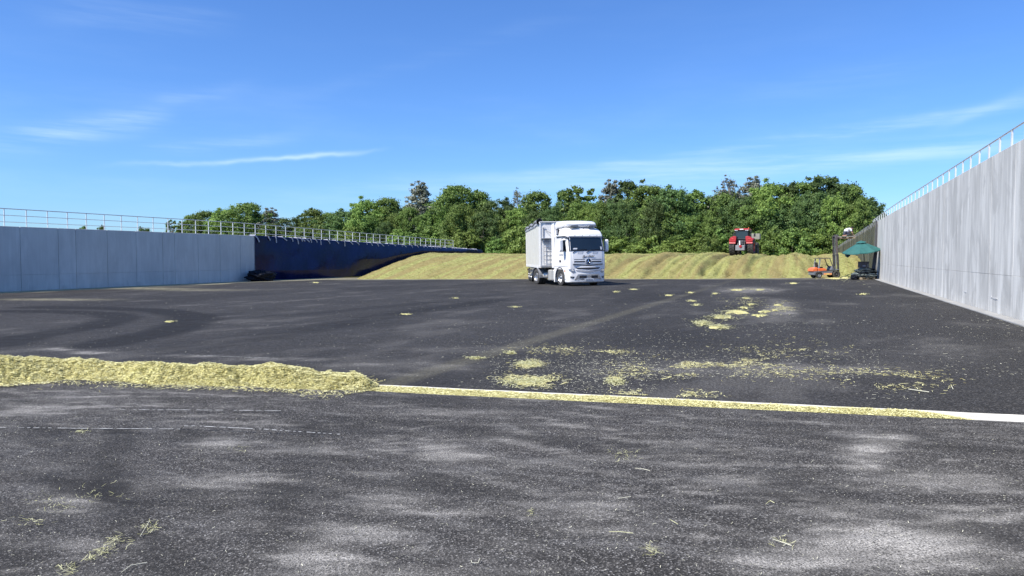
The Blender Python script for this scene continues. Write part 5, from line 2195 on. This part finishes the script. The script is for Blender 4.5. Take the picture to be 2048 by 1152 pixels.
skin_chain('trousers', [(0, -.17, .26), (.09, -.14, .24), (.13, .15, .17), (.12, -.18, .07), (-.09, -.14, .24), (-.13, .15, .17), (-.12, -.18, .07)],
           [(0, 1), (1, 2), (2, 3), (0, 4), (4, 5), (5, 6)], [.14, .105, .085, .06, .105, .085, .06], M['dark_cloth'], per)
o = crumple('hair', (0, .34, .645), (.20, .22, .14), M['hair'], per, 4, .15, 2, nu=20, nv=12, flat=.8)
for s in (-1, 1):
    for k in range(5):
        m = MB()
        a = -.5 + .25 * k if k else -1.1
        b = (s * .165 + .012 * (k - 2), .44, .045)
        e = (b[0] + .02 * (k - 2), .44 + .05 * (1 if k else .5), .03)
        m.tube(b, e, .009, .008, 6)
        m.tube(e, (e[0], e[1] + .02, .012), .008, .006, 6)
        m.build('finger', M['skin'], per, smooth=True)

# ------------------------------------------------------------------ covered pallet, umbrella, leaning plank
PD = 50.6
pc = atpx(1729, PD)
lz = gz(pc.x)
ax_r = math.atan2(at(1, 0).y, at(1, 0).x)
pallet((pc.x, pc.y, lz), ax_r + math.pi / 2, 'wooden pallet on the ground under the folded tarpaulins', 1.0, .95)
root = empty('tarpaulin_stack', (pc.x, pc.y, lz + .145), ax_r, 'stack of folded grey-green tarpaulins bulging over the pallet by the right wall', 'tarpaulins')
lay = [((.02, 0, .10), (1.45, 1.0, .20), 'rubble_tarp', 1), ((-.10, .02, .24), (1.35, .95, .17), 'rubble_tarp', 2), ((.12, -.02, .33), (1.30, .9, .16), 'black_tarp', 5),
       ((.10, -.04, .40), (1.28, .85, .15), 'rubble_tarp', 6), ((-.18, -.05, .46), (.95, .8, .15), 'rubble_tarp', 8), ((.25, -.05, .50), (.9, .7, .15), 'black_tarp', 9), ((.02, 0, .58), (.85, .6, .14), 'rubble_tarp', 12)]
for c_, s_, mt, sd_ in lay:
    crumple('folded_tarpaulin', c_, s_, M[mt], root, sd_, .55, 4.0, rz=random.uniform(-.12, .12), flat=.35)
for k in range(9):
    m = MB()
    a0 = random.uniform(-.6, .3)
    z = .12 + .055 * k
    pts = [(a0 + .16 * i, -.50 - .03 * math.sin(i * 1.3 + k) + .04 * k * .5, z + .05 * math.sin(i * .9 + k * 2.0)) for i in range(5)]
    m.path(pts, .026 + .012 * random.random(), 7)
    m.build('fold_roll', M['rubble_tarp'] if k % 3 else M['black_tarp'], root, smooth=True)
o = crumple('black_sack', (0, 0, .14), (.50, .55, .34), M['black_tarp'], None, 21, .4, 3)
q = atpx(1709, PD - .2)
o.location = (q.x, q.y, gz(q.x))
tag(o, 'slumped black sack on the ground left of the tarpaulin stack', 'sack', 'black sacks beside the tarpaulin stack')
o = crumple('black_sack', (0, 0, .17), (.36, .5, .40), M['black_tarp'], None, 26, .4, 3)
q = atpx(1749.5, PD - .1)
o.location = (q.x, q.y, gz(q.x))
tag(o, 'black sack squeezed between the tarpaulin stack and the leaning plank', 'sack', 'black sacks beside the tarpaulin stack')
# dark plastic box on the stack
q = atpx(1726.5, PD)
bxr = empty('equipment_box', (q.x, q.y, lz + .80), ax_r, 'dark plastic box standing on the folded tarpaulins under the green parasol', 'box')
m = MB()
m.box((0, 0, .19), (.58, .40, .40))
m.build('shell', pmat('navy_plastic', (.03, .035, .06), .5, var=.2, scale=6), bxr, bevel=.02)
m = MB()
m.box((0, 0, .40), (.61, .43, .04))
m.build('lid', M['black_plastic'], bxr, bevel=.01)
m = MB()
m.box((-.04, -.206, .13), (.24, .012, .10))
m.build('label_plate', pmat('grey_blue_plate', (.16, .19, .28), .5, var=.15, scale=20), bxr)
m = MB()
m.box((.21, -.206, .16), (.06, .012, .2))
m.build('latch', M['grey_plastic'], bxr)
# parasol
UD = 50.4
ua = atpx(1720.5, UD)
apex_z = zpx(483, UD)
ub = empty('parasol', (ua.x, ua.y, lz), ax_r, 'tilted dark green parasol open above the tarpaulin stack beside the right wall', 'parasol')
hub = Vector((0, 0, apex_z - lz))
foot = Vector((.52, .0, .72))
axis = (hub - foot).normalized()
tiltm = Matrix.Rotation(R(8.5), 3, 'Y').inverted() @ Matrix.Rotation(R(4), 3, 'X')
rimp, midp = [], []
NR_ = 8
RAD = 1.22
m = MB()
V_ = [tuple(hub)]
ringn = 5
for r in range(1, ringn + 1):
    f = r / ringn
    for k in range(NR_ * 4):
        a = 2 * math.pi * k / (NR_ * 4) + .25
        rel = (k % 4) / 4
        scal = (math.cos(math.pi / NR_) / math.cos((rel - .5) * 2 * math.pi / NR_)) if True else 1
        rr = RAD * f * (1 - .10 * f * math.sin(math.pi * rel))
        dz = -.64 * f ** 1.1 - .05 * math.sin(math.pi * rel) * f
        p_ = tiltm @ Vector((rr * math.cos(a), rr * math.sin(a), dz))
        V_.append(tuple(hub + p_))
NN = NR_ * 4
F3 = [(0, 1 + k, 1 + (k + 1) % NN) for k in range(NN)]
for r in range(ringn - 1):
    for k in range(NN):
        k2_ = (k + 1) % NN
        F3.append((1 + r * NN + k, 1 + (r + 1) * NN + k, 1 + (r + 1) * NN + k2_, 1 + r * NN + k2_))
m.add(V_, F3)
cn = m.build('canopy', M['umbrella'], ub, smooth=False)
sdm = cn.modifiers.new('solid', 'SOLIDIFY')
sdm.thickness = .008
m = MB()
rim_l = [Vector(V_[1 + (ringn - 1) * NN + k]) for k in range(NN)]
vs, fs = [], []
for k in range(NN):
    vs += [tuple(rim_l[k]), tuple(rim_l[k] + Vector((0, 0, -.06)))]
    k2_ = (k + 1) % NN
    fs.append((2 * k, 2 * k2_, 2 * k2_ + 1, 2 * k + 1))
m.add(vs, fs)
m.build('valance', M['umbrella'], ub)
m = MB()
vs = [tuple(hub + Vector((0, 0, .07)))]
for k in range(NR_ * 2):
    a = 2 * math.pi * k / (NR_ * 2) + .25
    vs.append(tuple(hub + tiltm @ Vector((.34 * math.cos(a), .34 * math.sin(a), -.09 + (.02 if k % 2 else 0)))))
m.add(vs, [(0, 1 + k, 1 + (k + 1) % (NR_ * 2)) for k in range(NR_ * 2)])
m.build('vent_cap', M['umbrella'], ub)
for k in range(NR_):
    a = 2 * math.pi * k / NR_ + .25
    m = MB()
    m.tube(hub + tiltm @ Vector((0, 0, -.06)), hub + tiltm @ Vector((RAD * .98 * math.cos(a), RAD * .98 * math.sin(a), -.69)), .010, .008, 5)
    m.tube(hub + tiltm @ Vector((0, 0, -.62)), hub + tiltm @ Vector((RAD * .55 * math.cos(a), RAD * .55 * math.sin(a), -.40)), .008, .008, 5)
    m.build('rib', M['steel_dark'], ub)
m = MB()
m.tube(hub + Vector((0, 0, .08)), foot + Vector((-.10, 0, 0)), .024, .024, 10)
m.build('pole', M['steel_dark'], ub)
m = MB()
m.tube((.42, 0, .15), (.42, 0, .80), .035, .03, 10)
m.build('pole_socket', M['galv'], ub)
# hanging flap at the left edge
m = MB()
e = tiltm @ Vector((-RAD * .97, -.1, -.70)) + hub
m.add([tuple(e + Vector((-.03, 0, .02))), tuple(e + Vector((.42, 0, .10))), tuple(e + Vector((.34, .02, -.10))), tuple(e + Vector((.18, .02, -.24))), tuple(e + Vector((.0, 0, -.12)))], [(0, 1, 2, 3, 4)])
m.build('loose_flap', M['umbrella_dark'], ub)
# leaning plank
q0 = Vector((XR - .36, 55.9, gz(XR) + .02))
q1 = Vector((XR - .05, 56.0, gz(XR) + 2.16))
pq = atpx(1753, PD)
m = MB()
m.bar((0, 0, 0), (.24, .05, 2.2), .22, .05, up=(0, 1, 0))
o = m.build('leaning_plank', pmat('dark_slate_board', (.055, .06, .085), .6, var=.2, scale=3), bevel=.006)
o.location = (XR - .42, pc.y + .15, gz(XR) + .0)
tag(o, 'dark slate-grey plank leaning upright against the pale right wall', 'plank')

# ------------------------------------------------------------------ trees
def crown_mesh(name, seed, H, Wd, clusters, leaves, lsize, z0f, mat, shape='round', spread=1.0, core=.5):
    """foliage clumps through a crown of height H (whole tree) and width Wd"""
    r = np.random.default_rng(seed)
    zb = H * z0f
    C = []
    while len(C) < clusters:
        a = r.random() * 2 * np.pi
        zz = r.random()
        if shape == 'round':
            prof = math.sin(math.pi * min(1, (.12 + .86 * zz))) ** .55
        elif shape == 'cone':
            prof = (1 - zz) ** .75 * .9 + .08
        elif shape == 'spread':
            prof = (.45 + .55 * math.sin(math.pi * zz)) if zz < .9 else .5
        else:
            prof = math.sin(math.pi * (.1 + .85 * zz)) ** .8
        rad = Wd / 2 * prof * (core + (1 - core) * r.random() ** .5)
        rad *= .80 + .45 * float(NZ.fbm(seed + math.cos(a) * 1.3, math.sin(a) * 1.3 + zz * 2, 2)) * 2
        C.append((rad * math.cos(a), rad * math.sin(a), zb + (H - zb) * zz * .96, (.38 + .5 * r.random()) * Wd / 8 * spread * (1 - .3 * zz)))
    for _ in range(max(12, clusters // 6)):
        a = r.random() * 2 * np.pi
        b = C[int(r.random() * len(C))]
        if b[2] > zb + (H - zb) * .55:
            C.append((b[0] * 1.12, b[1] * 1.12, min(H * 1.04, b[2] + .5 + .7 * r.random()), .32 * Wd / 10))
    C = np.array(C)
    clusters = len(C)
    n = clusters * leaves
    ci = np.repeat(np.arange(clusters), leaves)
    d = r.normal(size=(n, 3))
    d /= np.linalg.norm(d, axis=1)[:, None]
    rr = np.minimum(np.abs(r.normal(size=n)) * .80 + .1, 1.75)[:, None]
    cen = C[ci, :3] + d * rr * C[ci, 3][:, None] * np.array([1.2, 1.2, .8])
    # leaf quads
    ls = lsize * (.55 + .9 * r.random(n))
    nr = d * .7 + r.normal(size=(n, 3)) * .6
    nr[:, 2] += .25
    nr[:, :2] += cen[:, :2] / (Wd * .5) * .5
    nr /= np.linalg.norm(nr, axis=1)[:, None]
    t1 = np.cross(nr, r.normal(size=(n, 3)))
    t1 /= np.linalg.norm(t1, axis=1)[:, None]
    t2 = np.cross(nr, t1)
    a_, b_ = t1 * ls[:, None] * .6, t2 * ls[:, None] * .38
    v = np.stack([cen - a_, cen + b_ - a_ * .1, cen + a_, cen - b_ + a_ * .1], 1).reshape(-1, 3)
    f = np.arange(n * 4).reshape(-1, 4)
    me = np_mesh(name, v, f, [mat], True)
    return me, C


def trunk_mesh(name, seed, H, C, mat, r0=.24, limbs=14, top=.9, lean=.0):
    r = np.random.default_rng(seed + 50)
    m = MB()
    pts = []
    for k in range(8):
        f = k / 7
        pts.append(Vector((lean * H * f + .12 * math.sin(seed + f * 5), .12 * math.cos(seed * 2 + f * 4), H * top * f)))
    for k in range(7):
        ra = r0 * (1 - .82 * k / 7)
        rb = r0 * (1 - .82 * (k + 1) / 7)
        m.tube(pts[k], pts[k + 1], ra, rb, 8, cap=(k in (0, 6)))
    idx = r.permutation(len(C))[:limbs]
    for i in idx:
        c = Vector(C[i, :3])
        f = max(.15, min(.92, (c.z / (H * top)) - .14))
        k = min(6, int(f * 7))
        b = pts[k].lerp(pts[k + 1], f * 7 - k)
        mid = b.lerp(c, .5) + Vector((0, 0, -.12 * (c - b).length))
        rb = r0 * (1 - .8 * f) * .5
        m.tube(b, mid, rb, rb * .65, 6, cap=False)
        m.tube(mid, c, rb * .65, rb * .25, 5, cap=False)
    me = bpy.data.meshes.new(name)
    me.from_pydata(m.v, [], m.f)
    me.materials.append(mat)
    me.polygons.foreach_set('use_smooth', [True] * len(me.polygons))
    return me


PROTO = {}


def proto(key, seed, H, Wd, cl, lv, ls, z0f, leaf, bark, shape='round', **k):
    tk = {a: k.pop(a) for a in ('r0', 'limbs', 'top', 'lean') if a in k}
    cm_, C = crown_mesh('crown', seed, H, Wd, cl, lv, ls, z0f, M[leaf], shape, **k)
    PROTO[key] = (H, cm_, trunk_mesh('trunk', seed, H, C, M[bark], **tk))


proto('oak_a', 1, 13, 10.5, 190, 150, .245, .06, 'leaf', 'bark')
proto('oak_b', 2, 13, 9.5, 170, 150, .245, .08, 'leaf', 'bark', 'oval')
proto('oak_c', 3, 13, 11.5, 200, 150, .255, .06, 'leaf_dark', 'bark', 'spread')
proto('oak_d', 4, 12, 10.0, 180, 150, .245, .06, 'leaf_bright', 'bark')
proto('oak_e', 5, 13, 8.5, 130, 140, .245, .22, 'leaf_dark', 'bark_pale', 'oval', limbs=24, core=.35, spread=.85)
proto('pine', 6, 14, 7.6, 170, 80, .22, .24, 'needle', 'bark', 'round', limbs=50, core=.25, spread=.75)
proto('dead', 7, 14, 6.4, 110, 34, .17, .32, 'needle', 'bark_pale', 'oval', limbs=80, core=.2, spread=.75, r0=.3)
proto('airy', 8, 14, 7.5, 60, 80, .34, .45, 'leaf', 'bark_pale', 'oval', limbs=34, core=.35, spread=.75)
proto('bush_a', 9, 5, 6.8, 90, 150, .24, .0, 'leaf_bright', 'bark', 'round', r0=.1)
proto('bush_b', 10, 5, 6.4, 90, 150, .24, .0, 'leaf', 'bark', 'spread', r0=.1)

TG = -1.2


def tree(key, px, yb, ytop, label, group, wf=1.0, name='tree', base=None, cat='tree'):
    t_ = (px - 1024) / F
    d = yb / (math.cos(YAW) + math.sin(YAW) * t_)
    p = at(t_ * d, d)
    top = zpx(ytop, d) if ytop > 20 else ytop
    base = .2 if base is None else base
    H, cm_, tm_ = PROTO[key]
    s = (top - base) / H
    if px < 740 and px > 360:
        wf *= 1.2
    r = bpy.data.objects.new(name, None)
    r.empty_display_size = 1
    col.objects.link(r)
    r.location = (p.x, p.y, base)
    sx = wf * (.6 * s + .4)
    r.rotation_euler = (0, 0, random.uniform(0, 6.28))
    r.scale = (sx, sx * random.uniform(.9, 1.1), s * 1.02)
    tag(r, label, cat, group)
    a = link_mesh('trunk', tm_, r)
    b = link_mesh('crown', cm_, r)
    return r


FRONT = [
    (168, 459, 'bush_b', .6, 'tiny treetop showing over the left wall nearest the left edge'),
    (207, 452, 'oak_b', .45, 'small lone treetop poking over the left wall railing'),
    (290, 456, 'oak_c', .6, 'low bushy treetop over the left wall, left of the main wood'),
    (345, 441, 'airy', .8, 'thin small tree at the left tip of the wood behind the railing'),
    (384, 431, 'oak_b', .8, 'leftmost full tree of the wood, rising behind the long railing'),
    (415, 424, 'oak_a', .8, 'rounded pale green tree second from the left end of the wood'),
    (452, 420, 'oak_d', .85, 'light green tree before the highest one of the left group'),
    (498, 408, 'oak_a', .95, 'highest tree of the left-hand group above the start of the dark sheeting'),
    (540, 422, 'pine', .95, 'grey-green tree sloping down right of the left-hand group'),
    (582, 436, 'oak_c', .8, 'low tree in the dip of the skyline above the dark sheeting'),
    (628, 419, 'oak_b', .95, 'green tree with a pointed top right of the skyline dip'),
    (662, 427, 'oak_a', .8, 'small rounded tree between the dip and the rising wood'),
    (694, 422, 'oak_c', .85, 'dark green tree where the wood starts to rise towards the centre'),
    (736, 404, 'oak_d', .95, 'pale yellowish-green tree left of the grey domed tree'),
    (778, 398, 'oak_a', .95, 'full green tree touching the left side of the grey domed tree'),
    (842, 373, 'pine', 1.25, 'tall grey-brown domed tree above the far end of the left railing'),
    (912, 374, 'oak_a', 1.05, 'tall green tree right of the grey domed tree'),
    (958, 384, 'oak_b', .95, 'green tree with a narrow top left of the truck'),
    (996, 400, 'oak_c', .85, 'lower green tree just left of the truck'),
    (1036, 381, 'dead', .9, 'greyish bare-topped tree behind the rear of the trailer'),
    (1076, 386, 'oak_a', 1.0, 'rounded green tree directly above the trailer'),
    (1128, 384, 'oak_e', .8, 'thin dark tree above the truck roof with sky gaps'),
    (1152, 374, 'airy', 1.1, 'airy tree with a bare pale trunk rising above the truck cab'),
    (1224, 370, 'pine', 1.05, 'brownish conical tree just right of the truck cab'),
    (1256, 366, 'oak_e', 1.0, 'dark spiky-topped tree right of the brownish conical one'),
    (1300, 374, 'oak_a', 1.1, 'broad dense green tree between truck and tractor'),
    (1345, 378, 'oak_c', 1.0, 'dark green tree above the smooth middle of the heap'),
    (1390, 384, 'oak_b', 1.0, 'green tree left of the tall grey bare tree'),
    (1418, 396, 'oak_e', .7, 'thin tree in the notch left of the tall grey bare tree'),
    (1456, 357, 'dead', 1.15, 'tall grey nearly bare tree directly above and left of the tractor'),
    (1502, 364, 'pine', 1.1, 'grey-green tall tree right above the tractor'),
    (1540, 372, 'oak_d', 1.0, 'light green tree right of the tractor'),
    (1572, 372, 'oak_e', .9, 'dark narrow tree right of the light green one'),
    (1604, 368, 'oak_a', 1.0, 'rounded green tree left of the highest right-hand tree'),
    (1642, 357, 'oak_e', 1.1, 'highest green tree near the right end of the wood'),
    (1682, 366, 'oak_c', .95, 'dark green tree above the forklift mast'),
    (1706, 374, 'oak_b', .72, 'last full tree of the wood at right, branches reaching over the netting'),
]
for px, yt, key, wf, lab in FRONT:
    tree(key, px, 126 + random.uniform(-1.5, 3.5), yt, lab, 'trees of the wood behind the silage heap', wf)
SHORT = [None, None, None, None, 'leftmost full tree of the wood', 'pale tree second from the left', 'light tree left of the left peak', 'peak of the left-hand group', 'grey-green tree past the left peak',
         'low tree in the skyline dip', 'pointed tree right of the dip', 'small round tree past the dip', 'dark tree where the wood rises', 'yellowish tree left of the grey dome', 'tree touching the grey dome',
         'grey domed tree', 'tall tree right of the grey dome', 'narrow-topped tree left of the truck', 'lower tree beside the trailer', 'bare-topped tree behind the trailer', 'round tree above the trailer',
         'thin tree above the truck roof', 'bare-trunked tree above the cab', 'brownish cone right of the cab', 'spiky tree past the brownish cone', 'broad tree between truck and tractor', 'dark tree over the smooth heap',
         'tree left of the tall grey one', 'thin tree in the notch', 'tall grey bare tree', 'grey-green tree above the tractor', 'light green tree right of the tractor', 'dark narrow tree right of the tractor',
         'round tree left of the highest one', 'highest right-hand tree', 'dark tree above the forklift mast', 'last tree by the netting']
USED = set()
ADJ = {'oak_a': 'leafy green', 'oak_b': 'narrow green', 'oak_c': 'spreading dark', 'oak_d': 'light green', 'bush_a': 'bright bushy', 'bush_b': 'mid-green bushy'}


def near_label(px, key, noun):
    js = sorted(range(4, len(FRONT)), key=lambda j: abs(FRONT[j][0] - px))
    for j in js[:3]:
        for side in (('below and left of', 'below') if px < FRONT[j][0] else ('below and right of', 'directly below')):
            lab = '%s %s %s the %s' % (ADJ[key], noun, side, SHORT[j])
            if lab not in USED:
                USED.add(lab)
                return lab
    return lab


# front understory
BL = 'leafy bush at the foot of the wood behind the silage heap'
i = 0
for px in np.arange(560, 1725, 34):
    key = 'bush_a' if random.random() < .55 else 'bush_b'
    if 1440 < px < 1530:
        key = 'bush_b'
    tree(key, px + random.uniform(-8, 8), 118.5 + random.uniform(-1.5, 2.5), random.uniform(458, 490), near_label(px, key, 'shrub'), 'bushes at the foot of the wood', random.uniform(.8, 1.15), 'bush', .4, 'bush')
# mid-height trees filling the front of the wood
ML = 'mid-height leafy tree within the front of the dense wood'
for px in np.arange(395, 1728, 27):
    yt = float(np.interp(px, [f[0] for f in FRONT], [f[1] for f in FRONT]))
    key = random.choice(['oak_a', 'oak_b', 'oak_c', 'oak_d', 'oak_b'])
    tree(key, px + random.uniform(-9, 9), 122 + random.uniform(-1.5, 1.5), yt + random.uniform(24, 58), near_label(px, key, 'lower tree'), 'mid-height trees of the wood', random.uniform(.55, .8))
# deeper rows
DL = 'tree deep in the wood behind the front row'
for row, (yb, dy) in enumerate(((134, 26), (143, 36))):
    for px in list(np.arange(370 + 15 * row, 1722, 32)) + list(np.arange(382 + 9 * row, 760, 26)):
        yt = float(np.interp(px, [f[0] for f in FRONT], [f[1] for f in FRONT]))
        tree(random.choice(['oak_a', 'oak_b', 'oak_c', 'oak_a', 'oak_c']), px + random.uniform(-9, 9), yb + random.uniform(-2, 2), yt + dy + random.uniform(0, 10), DL, 'trees deep in the wood', random.uniform(.85, 1.1))
# wood floor under the trees
xs = np.linspace(-130, 30, 40)
ys = np.linspace(115, 160, 12)
X, Y = np.meshgrid(xs, ys, indexing='ij')
Z = .25 + .25 * NZ.fbm(X * .1, Y * .1, 3)
edge = (np.abs(X + 50) > 79) | (Y < 116) | (Y > 159)
Z = np.where(edge, -1.4, Z)
tag(link_mesh('terrain', np_mesh('terrain', np.stack([X, Y, Z], -1).reshape(-1, 3), grid_faces(*X.shape), [M['ground']], True)), kind='structure')
